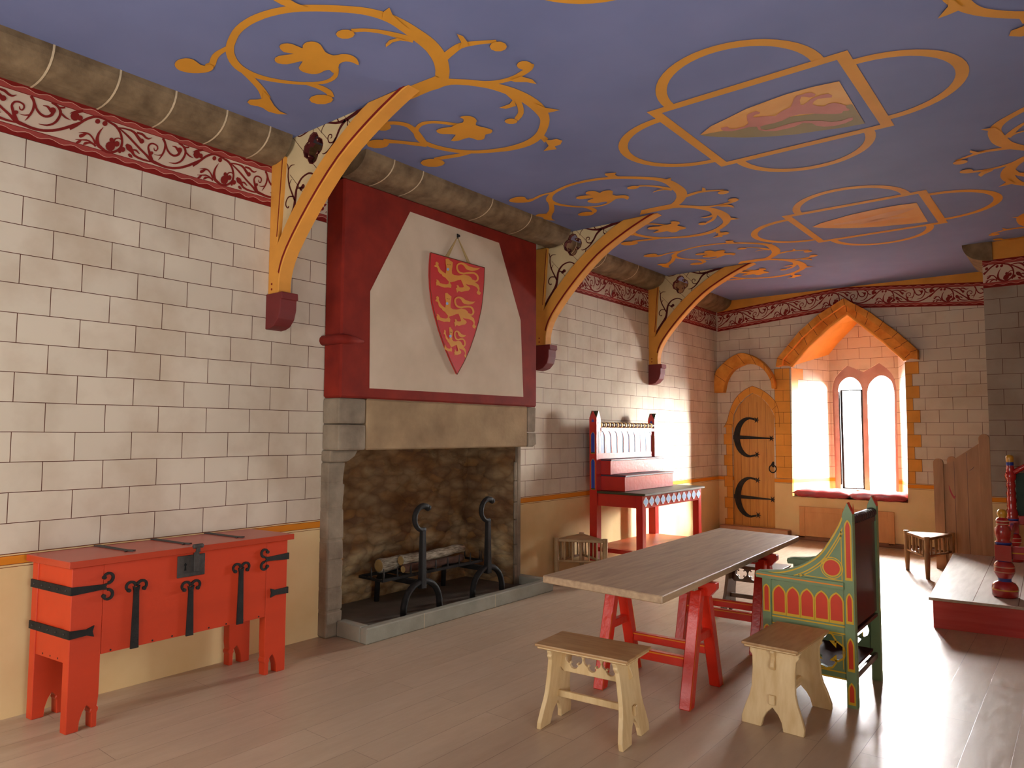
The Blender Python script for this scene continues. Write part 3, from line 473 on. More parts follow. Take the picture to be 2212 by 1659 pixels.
VINE_B=[[311,3372,308,3363,298,3358,286,3360,276,3367,272,3377,276,3386,286,3391,298,3389,308,3382],
[335,3383,331,3373,321,3368,307,3370,297,3378,293,3389,297,3399,307,3404,321,3402,331,3394],
[458,3417,455,3410,447,3406,437,3407,429,3413,426,3422,429,3429,437,3433,447,3431,455,3425]]
# ------------------------------------------------------------------ room shell
def fY(y, d=-1):   # plane facing -y at depth y
    return lambda u,v,w=0: (u, y+d*w, v)
def fX(x):         # plane facing +x
    return lambda u,v,w=0: (x+w, u, v)
F_S=unpack(FRZ_S); F_B=unpack(FRZ_B)
def frieze(P, u0, u1, f, zoff, phase, per=.768, m0=1):
    """painted scroll border; materials m0 cream, +1 dark red, +2 pink, +3 pale line, +4 maroon"""
    n=max(2,int((u1-u0)/.02)); us=[u0+(u1-u0)*i/n for i in range(n+1)]; k=per/.768
    def band(a,b,m,w):
        for i in range(n):
            p,q=us[i],us[i+1]
            P.add([f(p,zoff(p)+a(p),w),f(q,zoff(q)+a(q),w),f(q,zoff(q)+b(q),w),f(p,zoff(p)+b(p),w)],[(0,1,2,3)],m)
    c=lambda v:(lambda u:v)
    wv=lambda base,ph:(lambda u: base+.008*math.sin(2*PI*(u-phase)/(.122*k)+ph))
    band(c(.05),c(.275),m0,.0012)
    band(c(0),c(.06),m0+1,.002); band(c(.262),c(.318),m0+1,.002)
    band(wv(.031,0),c(.056),m0+2,.0028); band(c(.266),wv(.292,1),m0+2,.0028)
    for b0,ph in ((.031,0),(.292,1)):
        g=wv(b0,ph); band(lambda u:g(u)-.0018,lambda u:g(u)+.0018,m0+3,.0034)
    j=int((u0-phase)/per)-2
    while phase+j*per < u1+per:
        o=phase+j*per
        g=lambda u,v:f(o+u*k, zoff(o+u*k)+v, .004)
        cl=lambda u,v: u0<o+u*k<u1
        for i,r in enumerate(F_S): P.ribbon(r,lambda u,v:f(o+u*k, zoff(o+u*k)+v, .004+.0001*i),m0+4,cl)
        for i,b in enumerate(F_B):
            if all(cl(*q) for q in b): P.flat(b,lambda u,v:f(o+u*k, zoff(o+u*k)+v, .0068+.0001*i),m0+4)
        j+=1
FRM=[M_CREAM,M_DRED,M_PINK,M_LINE,mat('frieze_scroll_red',(134,36,32),.8,.12,6,.2)]
# left wall with fireplace opening
w=MB(); f=fX(0)
w.prism([(-1.7,0),(YB+.05,0),(YB+.05,ZC+.05),(-1.7,ZC+.05)], lambda u,v,ww:(ww,u,v), 0, -.12, 0, holes=[[(3.62,.001),(5.9,.001),(5.9,1.5),(3.62,1.5)]])
z0=lambda u:3.298
for a,b in ((-1.7,3.5),(6.06,YB)):
    frieze(w.paint,a,b,f,z0,1.845)
wall_left=struct(w.build('wall_left',[M_WALL]+FRM))
# back wall: openings for the door and the window recess
door_poly=[(.235,.13),(.905,.13),(.915,1.5),(.93,1.87),(.86,2.02),(.73,2.17),(.588,2.25),(.47,2.18),(.345,2.05),(.27,1.9),(.25,1.74)]
win_open=[(1.175,.64),(2.755,.64),(2.79,2.65),(2.52,2.95),(2.28,3.18),(2.04,3.40),(1.77,3.22),(1.46,2.95),(1.2,2.65)]
w=MB(); fb=fY(YB)
w.prism([(-.1,-.02),(6.3,-.02),(6.3,ZC+.05),(-.1,ZC+.05)], lambda u,v,ww:(u,YB+ww,v), 0, .12, 0, holes=[door_poly, win_open])
P=w.paint
zb=lambda u: 3.284+min(u,1.93)*.0945-max(0,u-2.03)*.0835
frieze(P,0.02,4.2,fb,zb,.401,.733)
n=40
for i in range(n):      # ochre strip between border and ceiling
    a,b=.02+4.2*i/n,.02+4.2*(i+1)/n
    P.add([fb(a,zb(a)+.316,.0012),fb(b,zb(b)+.316,.0012),fb(b,ZC,.0012),fb(a,ZC,.0012)],[(0,1,2,3)],6)
# ochre quoins of door and window, drawn in painted courses
rows=[ZB+k*DZ for k in range(-10,8)]
def qrect(u0,u1,v0,v1):
    P.add([fb(u0,v0,.0015),fb(u1,v0,.0015),fb(u1,v1,.0015),fb(u0,v1,.0015)],[(0,1,2,3)],6)
    P.outline([(u0,v0),(u1,v0),(u1,v1),(u0,v1)], lambda u,v:fb(u,v,.0025), .004, 7)
for k,zr in enumerate(rows):
    if zr+DZ<.05 or zr>2.62: continue
    v0=max(zr,.05)
    if v0<1.66: qrect(.10 if k%2 else .14,.24,v0,min(zr+DZ,1.75))
    if zr>.8 and zr<2.55:
        if k%2: qrect(.94,1.07,v0,zr+DZ); qrect(1.07,1.175,v0,zr+DZ)
        else: qrect(.94,1.175,v0,zr+DZ)
    if zr>.9 and zr<2.5: qrect(2.775,2.945 if k%2 else 2.86,v0,zr+DZ)
# pointed voussoir ring round the door
out=spl([(.10,1.7),(.157,1.80),(.21,1.974),(.301,2.163),(.44,2.292),(.585,2.363)],3)+spl([(.585,2.363),(.762,2.281),(.943,2.109),(1.0,1.9),(1.0,1.7)],3)[1:]
inn=spl([(.25,1.7),(.255,1.76),(.27,1.90),(.345,2.05),(.47,2.18),(.588,2.25)],3)+spl([(.588,2.25),(.73,2.17),(.86,2.02),(.93,1.87),(.93,1.7)],3)[1:]
inn=[inn[min(len(inn)-1,round(i*(len(inn)-1)/(len(out)-1)))] for i in range(len(out))]
P.ribbon(out+inn[::-1], lambda u,v:fb(u,v,.0018), 6)
P.outline(out, lambda u,v:fb(u,v,.003), .005, 7, False)
for i in range(2,len(out),4):
    P.stroke([(*out[i],.004),(*inn[i],.004)], lambda u,v:fb(u,v,.003), 7, 1)
# splayed window recess, window plane at y 12.2
YW=12.2
front=[(1.2,.64),(1.2,2.65),(1.46,2.95),(1.77,3.22),(2.04,3.40),(2.28,3.18),(2.52,2.95),(2.79,2.65),(2.775,.64)]
rear =[(1.53,.64),(1.53,2.88),(1.66,3.04),(1.86,3.24),(2.03,3.42),(2.2,3.24),(2.40,3.04),(2.53,2.88),(2.53,.64)]
mats=[0,6,6,6,6,6,6,0]
for i in range(8):
    a,b=front[i],front[i+1]; c,d=rear[i],rear[i+1]
    w.add([(a[0],YB+.02,a[1]),(b[0],YB+.02,b[1]),(d[0],YW,d[1]),(c[0],YW,c[1])],[(0,1,2,3)],mats[i])
    if mats[i]==6 and i%2==0:
        pass
w.add([(1.1,YB+.0,.64),(2.85,YB+.0,.64),(2.6,YW+.3,.64),(1.46,YW+.3,.64)],[(0,1,2,3)],0)
win_hole=[(1.575,.70),(2.485,.70),(2.495,2.30)]+spl([(2.495,2.3),(2.46,2.48),(2.37,2.61),(2.262,2.705)],3)[1:]+spl([(2.262,2.705),(2.15,2.64),(2.03,2.575)],3)[1:]+spl([(2.03,2.575),(1.92,2.63),(1.80,2.69)],3)[1:]+spl([(1.80,2.69),(1.69,2.59),(1.60,2.47),(1.565,2.30)],3)[1:]
w.prism([(1.3,.6),(2.8,.6),(2.8,3.6),(1.3,3.6)], lambda u,v,ww:(u,YW+ww,v), 0, .12, 0, holes=[win_hole])
for k,zr in enumerate(rows):   # inner quoin strip on the left splay
    if zr<.8 or zr>2.5: continue
    t=.16 if k%2 else .09
    x1=1.2+.33*t/.86*1.6; y1=YB+t*1.6
    P.add([(1.2+.002,YB+.0,zr),(x1+.003,y1,zr),(x1+.003,y1,zr+DZ),(1.2+.002,YB+.0,zr+DZ)],[(0,1,2,3)],6)
wall_back=struct(w.build('wall_back',[M_WALL]+FRM+[M_ORANGE,M_THIN]))
# right-hand return wall that steps in towards the room
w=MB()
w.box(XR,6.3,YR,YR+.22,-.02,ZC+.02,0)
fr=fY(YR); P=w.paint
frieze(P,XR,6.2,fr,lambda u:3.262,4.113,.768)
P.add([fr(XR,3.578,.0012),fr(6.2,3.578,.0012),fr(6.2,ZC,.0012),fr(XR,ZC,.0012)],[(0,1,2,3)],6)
struct(w.build('wall_return',[wall_material('shade_tinted_masonry',(158,146,132))]+FRM+[M_ORANGE]))  # greyer copy of the masonry, the wall's shade put into its tint
w=MB(); w.box(6.2,6.35,-1.75,YB+.1,-.02,ZC+.02,0); struct(w.build('wall_right',M_WALL))
w=MB(); w.box(-.1,6.3,-1.85,-1.7,-.02,ZC+.02,0); struct(w.build('wall_front',M_WALL))
w=MB(); w.box(-.7,6.3,-1.8,YB+.1,-.06,0,0); struct(w.build('floor',M_FLOOR))
# ------------------------------------------------------------------ painted ceiling
w=MB(); w.box(-.1,6.3,-1.8,YB+.1,ZC,ZC+.06,0); P=w.paint
C_S=unpack(CEIL_S); C_B=unpack(CEIL_B)
def scroll(ox,oy,sx=1,sy=1,k=1):
    g=lambda u,v:(ox+sx*u*k,oy+sy*v*k,ZC-.003); cl=lambda u,v: -1.6<oy+sy*v*k<YB-.02
    for i,r in enumerate(C_S): P.ribbon(r,lambda u,v:(ox+sx*u*k,oy+sy*v*k,ZC-.0025-.00012*i),1,cl)
    for i,b in enumerate(C_B): P.flat(b,lambda u,v:(ox+sx*u*k,oy+sy*v*k,ZC-.0065-.00012*i),1)
for ox,oy,k in ((1.740,3.030,1),(1.765,6.18,1),(1.73,8.83,.99)): scroll(ox,oy,1,1,k)
for oy in (3.385,6.66,9.32): scroll(4.545,oy,-1,1)
scroll(1.74,-.1); scroll(4.545,.1,-1)
def quat(cx,cy,kind):
    h=.60; z=ZC-.003
    sq=[(cx-h,cy-h),(cx+h,cy-h),(cx+h,cy+h),(cx-h,cy+h)]
    g=lambda u,v:(u,v,z)
    P.outline(sq,g,.075,1)
    for a in range(4):
        d=Vector((math.cos(a*PI/2),math.sin(a*PI/2))); e=Vector((-d.y,d.x)); pts=[]
        for i in range(25):
            t=-PI/2+PI*i/24; p=Vector((cx,cy))+d*(h+.02+.50*math.cos(t))+e*(.475*math.sin(t)); pts.append((p.x,p.y,.07))
        P.stroke(pts,lambda u,v:(u,v,z+.0005),1,1)
    sh=[[(u+cx,v+cy) for u,v in q] for q in unpack(CSH)]
    if kind==0:
        for i,q in enumerate(sh): P.flat(q,lambda u,v:(u,v,ZC-.004-.001*i),2+i)
    else:
        P.flat(sh[0],lambda u,v:(u,v,ZC-.004),2)
        P.stroke([(cx-.3,cy-.02,.05),(cx+.0,cy+.02,.14),(cx+.25,cy-.06,.16),(cx+.45,cy-.12,.05)],lambda u,v:(u,v,ZC-.005),5,5)
        P.stroke([(cx-.1,cy+.12,.03),(cx+.15,cy+.1,.1),(cx+.35,cy+.15,.02)],lambda u,v:(u,v,ZC-.005),5,5)
quat(3.135,4.90,0); quat(3.075,7.84,1); quat(3.13,1.9,1)
struct(w.build('ceiling',[M_BLUE,M_SCROLL,M_SHY,M_SHG,M_LIONP,mat('faint_pink_wash',(220,160,100),.75,.1,4)]))
# ------------------------------------------------------------------ stone cornice
def cornice(name,y0,y1,x0=0,rx=.27,rz=.175,joints=(),ends=.0):
    w=MB(); n=8
    prof=[(x0+rx*math.cos(PI/2*i/n)**.85, ZC+.0-rz*math.sin(PI/2*i/n)) for i in range(n+1)]+[(x0-.01,ZC-rz),(x0-.01,ZC)]
    w.prism(prof, lambda u,v,ww:(u,ww,v), y0, y1, 0)
    for yj in joints:
        pj=[(x0+(rx+.003)*math.cos(PI/2*i/n)**.85, ZC-(rz+.003)*math.sin(PI/2*i/n)) for i in range(n+1)]
        L=[(p[0],yj-.006-.025*(i/n)**2,p[1]) for i,p in enumerate(pj)]; R=[(p[0],yj+.006-.025*(i/n)**2,p[1]) for i,p in enumerate(pj)]
        for i in range(n): w.paint.add([L[i],L[i+1],R[i+1],R[i]],[(0,1,2,3)],1)
    return struct(w.build(name,[M_STONE,M_JOINT],bevel=0))
cornice('trim_1',-1.7,2.985,joints=(-.6,.2,1.0,1.42,1.78,2.12,2.47,2.80))
cornice('trim_2',3.095,3.49,joints=(3.3,))
cornice('trim_3',3.49,6.3,.215,.28,.16,joints=(3.78,4.1,5.0,5.6))
cornice('trim_4',6.44,8.96,joints=(6.75,7.4,8.2))
cornice('trim_5',9.07,YB,joints=(10.0,))
w=MB(); n=8       # cornice stub beside the return wall
prof=[(XR+.1-.29*math.cos(PI/2*i/n)**.85, ZC-.215*math.sin(PI/2*i/n)) for i in range(n+1)]+[(XR+.1,ZC)]
w.prism(prof, lambda u,v,ww:(u,ww,v), YR-.03, YR+.9, 0); struct(w.build('trim_6',M_STONE))
# projecting arch over the door and hood mould over the window
w=MB()
out=spl([(-.005,2.265),(.01,2.57),(.11,2.70),(.27,2.825),(.446,2.893),(.61,2.85),(.78,2.74),(.90,2.59),(.968,2.44),(.975,2.30)],3)
inn=spl([(.15,2.265),(.19,2.44),(.29,2.60),(.42,2.68),(.563,2.715),(.70,2.685),(.80,2.62),(.88,2.51),(.925,2.40),(.935,2.30)],3)
w.prism(out+inn[::-1], lambda u,v,ww:(u,YB-ww,v), -.01, .13, 0)
for i in range(3,len(out)-1,4):
    w.paint.stroke([(*out[i],.006),(*inn[i],.006)], lambda u,v:(u,YB-.132,v), 1, 1)
struct(w.build('trim_7',[M_ORANGE_D,M_THIN],bevel=.012))
w=MB()
o1=[(1.005,2.64),(1.03,2.77),(1.37,3.16),(1.65,3.39),(2.02,3.60),(2.35,3.37),(2.72,3.03),(2.955,2.77),(2.955,2.64)]
m1=[(1.10,2.66),(1.115,2.74),(1.42,3.07),(1.70,3.30),(2.03,3.50),(2.32,3.28),(2.65,2.97),(2.86,2.74),(2.86,2.66)]
i1=[(1.20,2.65),(1.21,2.67),(1.46,2.955),(1.77,3.225),(2.04,3.405),(2.28,3.185),(2.52,2.955),(2.785,2.67),(2.79,2.65)]
w.prism(o1+m1[::-1], lambda u,v,ww:(u,YB-ww,v), -.01, .13, 0)
w.prism(m1+i1[::-1], lambda u,v,ww:(u,YB-ww,v), -.02, .05, 0)
w.tube([(a,YB+.0,b-.01) for a,b in i1], .042, 8, 2)
for k in (.3,):
    for i in range(1,8):
        for t in (.0,.5):
            if i==7 and t: continue
            a=[p[i]+(Vector(())if 0 else 0) if False else p[i] for p in (o1,m1,i1)]
            b=[p[min(i+1,8)] for p in (o1,m1,i1)]
            q=[(x[0]+(y[0]-x[0])*t, x[1]+(y[1]-x[1])*t) for x,y in zip(a,b)]
            w.paint.stroke([(*q[0],.007),(*q[1],.007)], lambda u,v:(u,YB-.132,v),1,1)
            w.paint.stroke([(*q[1],.007),(*q[2],.007)], lambda u,v:(u,YB-.052,v),1,1)
struct(w.build('trim_8',[M_ORANGE_D,M_THIN,M_ORANGE],bevel=.012))
# ------------------------------------------------------------------ two-light window
w=MB()
lt1=[(1.655,.72),(2.005,.72),(2.01,2.28)]+spl([(2.01,2.28),(1.975,2.40),(1.90,2.48),(1.825,2.505),(1.745,2.475),(1.68,2.40),(1.65,2.30)],3)[1:]
lt2=[(2.08,.72),(2.44,.72),(2.46,2.25)]+spl([(2.46,2.25),(2.43,2.40),(2.36,2.48),(2.28,2.51),(2.19,2.47),(2.11,2.37),(2.08,2.24)],3)[1:]
hole_in=[(a+(2.03-a)*-.006,b) for a,b in win_hole]
w.prism(hole_in, lambda u,v,ww:(u,YW+ww,v), .03, .2, 0, holes=[lt1,lt2])
window=struct(w.build('window_1',M_MAUVE,bevel=.01))
g=MB(); g.flat(lt1, lambda u,v:(u,YW+.12,v),0); g.build('glass_pane',M_GLASS,window)
g=MB(); g.flat(lt2, lambda u,v:(u,YW+.12,v),0); g.build('glass_pane',M_GLASS,window)
g=MB()
for u0,u1,v0,v1 in ((1.665,1.70,.73,2.30),(1.97,2.0,.73,2.30),(1.67,2.0,2.29,2.305),(1.67,2.0,.73,.75)): g.box(u0,u1,YW+.085,YW+.11,v0,v1)
g.box(1.655,1.672,YW+.04,YW+.085,.8,2.28)
g.build('casement_frame',M_IRON,window)
# ------------------------------------------------------------------ oak door
w=MB(); dp=[(a+(a-.58)*.01,b) for a,b in door_poly]
w.prism(dp, lambda u,v,ww:(u,YB+ww,v), .035, .09, 0)
for k in range(1,5):
    x=.235+.68*k/5; w.paint.stroke([(x,.14,.004),(x,2.1,.004)], lambda u,v:(u,YB+.034,v),1,1)
door=struct(w.build('door_1',[M_DOOR,M_THIN]))
def star(P,cx,cz,r,f,m=0):
    p=[]
    for i in range(12):
        rr=r if i%2==0 else r*.35; a=PI*i/6; p.append((cx+rr*math.cos(a),cz+rr*math.sin(a)))
    P.prism(p,f,0,.012,m)
for zc in (1.54,.585):
    h=MB(); fh=lambda u,v,ww:(u,YB+.034-ww,v)
    h.prism([(.245,zc-.035),(.33,zc-.03),(.86,zc-.008-.015),(.86,zc+.008-.015),(.33,zc+.03),(.245,zc+.035)],fh,0,.012)
    arc=[]
    for i in range(17):
        t=PI*.5+.0+PI*i/16; a=(.52+.215*math.cos(t), zc+.305*math.sin(t)); wd=.016+.032*math.sin(PI*i/16); arc.append((a[0],a[1],wd))
    arc=[(.60,zc+.29,.014)]+arc+[(.60,zc-.285,.014)]
    L=[];R=[]
    for i,p in enumerate(arc):
        a=arc[max(i-1,0)];b=arc[min(i+1,len(arc)-1)];d=Vector((b[0]-a[0],b[1]-a[1])).normalized();nn=Vector((-d.y,d.x))*p[2]
        L.append((p[0]+nn.x,p[1]+nn.y));R.append((p[0]-nn.x,p[1]-nn.y))
    h.prism(L+R[::-1],fh,0,.013)
    star(h,.63,zc+.275,.05,fh); star(h,.63,zc-.275,.05,fh); star(h,.862,zc-.015,.05,fh)
    h.build('strap_hinge',M_IRON,door)
h=MB(); h.prism([(.85,1.11),(.87,1.15),(.885,1.165),(.9,1.15),(.915,1.11),(.9,1.08),(.885,1.07),(.87,1.08)],lambda u,v,ww:(u,YB+.034-ww,v),0,.015)
h.tube([(.885+.055*math.cos(t),YB+.0,1.05+.06*math.sin(t)) for t in [2*PI*i/16 for i in range(16)]],.009,6,0,True)
h.build('ring_handle',M_IRON,door)
w=MB(); w.box(.06,1.15,YB-.16,YB+.03,0,.13); struct(w.build('trim_9',M_STEP,bevel=.01))
w=MB(); w.box(.02,1.2,YB-.26,YB-.16,0,.06); w.box(1.2,3.9,YB-.03,YB,0,.06); struct(w.build('baseboard_back',M_SKIRT,bevel=.006))
w=MB(); w.box(1.28,2.58,YB-.024,YB-.004,.03,.50)
for a in (1.28,1.9,2.5): w.box(a,a+.08,YB-.03,YB-.024,.03,.50)
w.box(1.37,1.9,YB-.03,YB-.024,.42,.5); w.box(1.98,2.5,YB-.03,YB-.024,.42,.5)
tag(w.build('hatch_board',M_HATCH,bevel=.004),'tan wooden access board on the wall beneath the window seat','panel')
# ------------------------------------------------------------------ fireplace
fp=thing('fireplace','stone fireplace with red and white painted chimney breast','fireplace',(0,4.75,0))
HX=.22; fh=fX(HX)
w=MB(); w.box(0,HX,3.5,6.06,1.87,3.63,0)
P=w.paint
P.flat([(3.79,1.955),(5.825,1.968),(5.775,2.76),(5.42,3.50),(4.21,3.52),(3.78,2.75)], lambda u,v:(HX+.002,u,v),1)
w.build('chimney_breast',[M_HRED,M_HWHITE],fp,bevel=.015)
w=MB(); w.tube([(0,3.495,2.33),(.1,3.495,2.33),(.2,3.495,2.33),(.225,3.52,2.33),(.225,3.6,2.33),(.222,3.72,2.33)],[.042,.042,.042,.042,.036,.01],10)
w.build('string_moulding',M_HRED,fp)
w=MB(); w.box(-.05,HX,3.77,5.9,1.455,1.87,0); w.box(0,HX+.004,3.77,5.9,1.845,1.87)
w.build('lintel',M_CHIMN,fp,bevel=.012)
w=MB()
w.box(0,HX,3.5,3.766,1.455,1.66,0); w.box(0,HX-.004,3.5,3.766,1.664,1.868,0)
w.prism([(3.5,1.455),(3.70,1.455),(3.78,1.455),(3.74,1.40),(3.67,1.36),(3.5,1.36)],lambda u,v,ww:(ww,u,v),-.1,.12)
w.build('corbel_stone',M_CHIMG,fp,bevel=.018,seg=2)
w=MB(); random.seed(3); z=0
for h in (.2,.17,.22,.16,.24,.2,.17):
    e=random.uniform(-.012,.012)
    w.hexa([(-.25,3.5,z+.003),(.1,3.5,z+.003),(.1+e*.4,3.655+e,z+.003),(-.25,3.655,z+.003)],[(-.25,3.5,z+h-.003),(.1,3.5,z+h-.003),(.1+e*.4,3.655-e,z+h-.003),(-.25,3.655,z+h-.003)]); z+=h
w.box(-.25,.095,3.502,3.648,0,1.36)
w.build('jamb',M_CHIMG,fp,bevel=.014,seg=2)
w=MB(); z=0
for h in (.24,.2,.26,.18,.22,.2):
    w.box(.062,.085,5.862,5.905,z,z+h-.004); z+=h
w.box(-.3,.09,5.9,5.96,0,1.455)
w.prism([(5.9,1.60),(6.04,1.60),(6.05,1.48),(6.0,1.455),(5.9,1.455)],lambda u,v,ww:(ww,u,v),0,.225); w.prism([(5.905,1.61),(6.05,1.61),(6.06,1.865),(5.905,1.865)],lambda u,v,ww:(ww,u,v),0,.21)
w.build('jamb',M_CHIMG,fp,bevel=.016,seg=2)
w=MB()       # firebox lining with real irregular relief
random.seed(5)
ny,nz=46,30
def bump3(y,z): return .035*math.sin(y*7.1+math.sin(z*9)*1.3)*math.sin(z*12.3+math.cos(y*5))+random.uniform(-.012,.012)
vs=[(-.6+bump3(3.55+2.4*i/ny,1.6*j/nz),3.55+2.4*i/ny,1.6*j/nz) for j in range(nz+1) for i in range(ny+1)]
w.add(vs,[(j*(ny+1)+i,j*(ny+1)+i+1,(j+1)*(ny+1)+i+1,(j+1)*(ny+1)+i) for j in range(nz) for i in range(ny)],0,True)
w.box(-.62,-.1,3.56,3.62,0,1.6); w.box(-.62,.06,5.865,5.95,0,1.6); w.box(-.62,-.02,3.56,5.95,1.6,1.7)
w.build('firebox',M_RUBBLE,fp)
w=MB(); w.box(-.6,.4,3.62,5.99,.002,.035); w.build('hearth_slab',M_HEARTH,fp)
w=MB(); w.box(.385,.465,3.6,6.02,0,.12); w.box(.1,.385,3.6,3.69,0,.12); w.box(.0,.385,5.93,6.02,0,.12)
for a in (4.2,5.1): w.paint.add([(.4655,a,0),(.4655,a+.006,0),(.4655,a+.006,.121),(.4655,a,.121)],[(0,1,2,3)],1)
w.build('hearth_kerb',[M_KERB,M_JOINT],fp,bevel=.008)
# hanging shield
sh=thing('heraldic_shield','red shield with three gold lions hung on the pale chimney breast','shield',(HX+.004,4.806,2.134))
B=unpack(SHD_B); S=unpack(SHD_S); fs=lambda u,v,ww=0:(HX+.006+ww,4.806+u,2.134+v)
w=MB(); w.prism(B[0],fs,0,.016,0); P=w.paint
P.outline(B[0],lambda u,v:fs(u,v,.0168),.008,3)
for q in B[1:4]: P.flat(q,lambda u,v:fs(u,v,.018),1)
for r in S: P.ribbon(r,lambda u,v:fs(u,v,.0185),1)
for i,q in enumerate(B[4:]): P.flat(q,lambda u,v:fs(u,v,.0195),2 if i%3==0 else 3)
w.build('shield_board',[M_SHRED,M_GOLD,M_PBLU,M_THIN],sh)
w=MB()
for (a,b,c) in ((-.15,.0,1),(.16,.0,1)):
    w.prism([(a-.02,1.065),(a+.025,1.065),(-.003+.006*(a>0),1.285),(-.009+.006*(a>0),1.285)],fs,.004,.009)
w.build('hanging_strap',M_STRAP,sh)
w=MB(); w.lathe([(.004,0),(.004,.02),(.012,.022),(.012,.03),(.002,.034)],n=10,M=Matrix.Translation((HX+.006,4.803,3.43))@Matrix.Rotation(PI/2,4,'Y')); w.prism([(-.008,1.275),(.004,1.275),(.004,1.32),(-.008,1.32)],fs,.002,.012)
w.build('nail',M_IRON,sh)
# andirons
def andiron(yc,label):
    t=thing('andiron',label,'andiron',(.15,yc,.035),'pair of wrought iron andirons in the hearth'); z=.035
    w=MB(); w.hexa([(.15-.03,yc-.03,z+.2),(.15+.03,yc-.03,z+.2),(.15+.03,yc+.03,z+.2),(.15-.03,yc+.03,z+.2)],[(.15-.022,yc-.022,.74),(.15+.022,yc-.022,.74),(.15+.022,yc+.022,.74),(.15-.022,yc+.022,.74)])
    w.build('upright',M_IRON,t,bevel=.005)
    w=MB(); pts=[]
    for i in range(15):
        a=-PI*.42-PI*1.28*i/14; pts.append((.15,yc+.0+.10*math.cos(a)-.0,.845+.105*math.sin(a)))
    w.tube(pts,[.02+.008*(i/14) for i in range(15)],8); w.lathe([(.005,-.03),(.03,-.015),(.03,.015),(.005,.03)],c=pts[-1],n=10)
    w.build('crook',M_IRON,t)
    w=MB(); w.tube([(.15,yc+.22*math.cos(PI*i/14),z+.26*math.sin(PI*i/14)**.8) for i in range(15)],.028,8); w.build('arched_foot',M_IRON,t)
    w=MB(); w.beam((.15,yc,z+.24),(-.36,yc,z+.24),.045,.045); w.tube([(-.34,yc,z+.245),(-.41,yc,z+.235),(-.44,yc,z+.19),(-.45,yc,z+.0)],.026,8); w.build('billet_bar',M_IRON,t)
    return t
andiron(4.48,'wrought iron andiron with hooked top, nearer the left jamb'); andiron(5.36,'wrought iron andiron with hooked top, nearer the right jamb')
t=thing('log_grate','low black iron grate with upright spikes between the andirons','grate',(-.2,4.9,.035))
w=MB()
for x in (-.06,-.36): w.beam((x,4.2,.3135),(x,5.52,.3135),.025,.025)
for y in (4.2,4.53,4.86,5.19,5.52): w.beam((-.06,y,.3135),(-.36,y,.3135),.02,.02)
w.build('grate_frame',M_IRON,t)
for k in range(9):
    y=4.22+1.28*k/8; w=MB(); w.tube([(-.06,y,.315),(-.06,y,.37),(-.06,y,.415)],[.009,.008,.003],6); w.build('spike',M_IRONG,t)
for k in range(3):
    w=MB(); w.tube([(-.10-.1*k,4.2 if k%2 else 5.52,.315),(-.10-.1*k,4.2 if k%2 else 5.52,.415)],[.009,.003],6); w.build('spike',M_IRONG,t)
def log(name,a,b,r,label,m,grp):
    w=MB(); a,b=Vector(a),Vector(b); n=7; pts=[a.lerp(b,i/n)+Vector((random.uniform(-.006,.006),0,random.uniform(-.006,.006))) for i in range(n+1)]
    w.tube(pts,[r*random.uniform(.93,1.07) for _ in pts],12)
    for p,d in ((a,-1),(b,1)): w.paint.add([(p.x+r*.9*math.cos(t),p.y+d*.004,p.z+r*.9*math.sin(t)) for t in [2*PI*i/12 for i in range(12)]],[tuple(range(12))],1)
    tag(w.build(name,[m,M_LOGE]),label,'log',grp)
g='firewood logs in the grate'
log('firewood_log',(-.17,4.52,.432),(-.17,5.34,.447),.045,'long white birch log lying topmost in the grate',M_LOG,g)
log('firewood_log',(-.115,4.5,.364),(-.115,5.28,.364),.034,'brown log at the front of the grate under the birch log',M_LOGD,g)
log('firewood_log',(-.285,4.36,.396),(-.29,4.9,.396),.062,'thick stubby log behind the birch log, at the left of the grate',M_LOG,g)
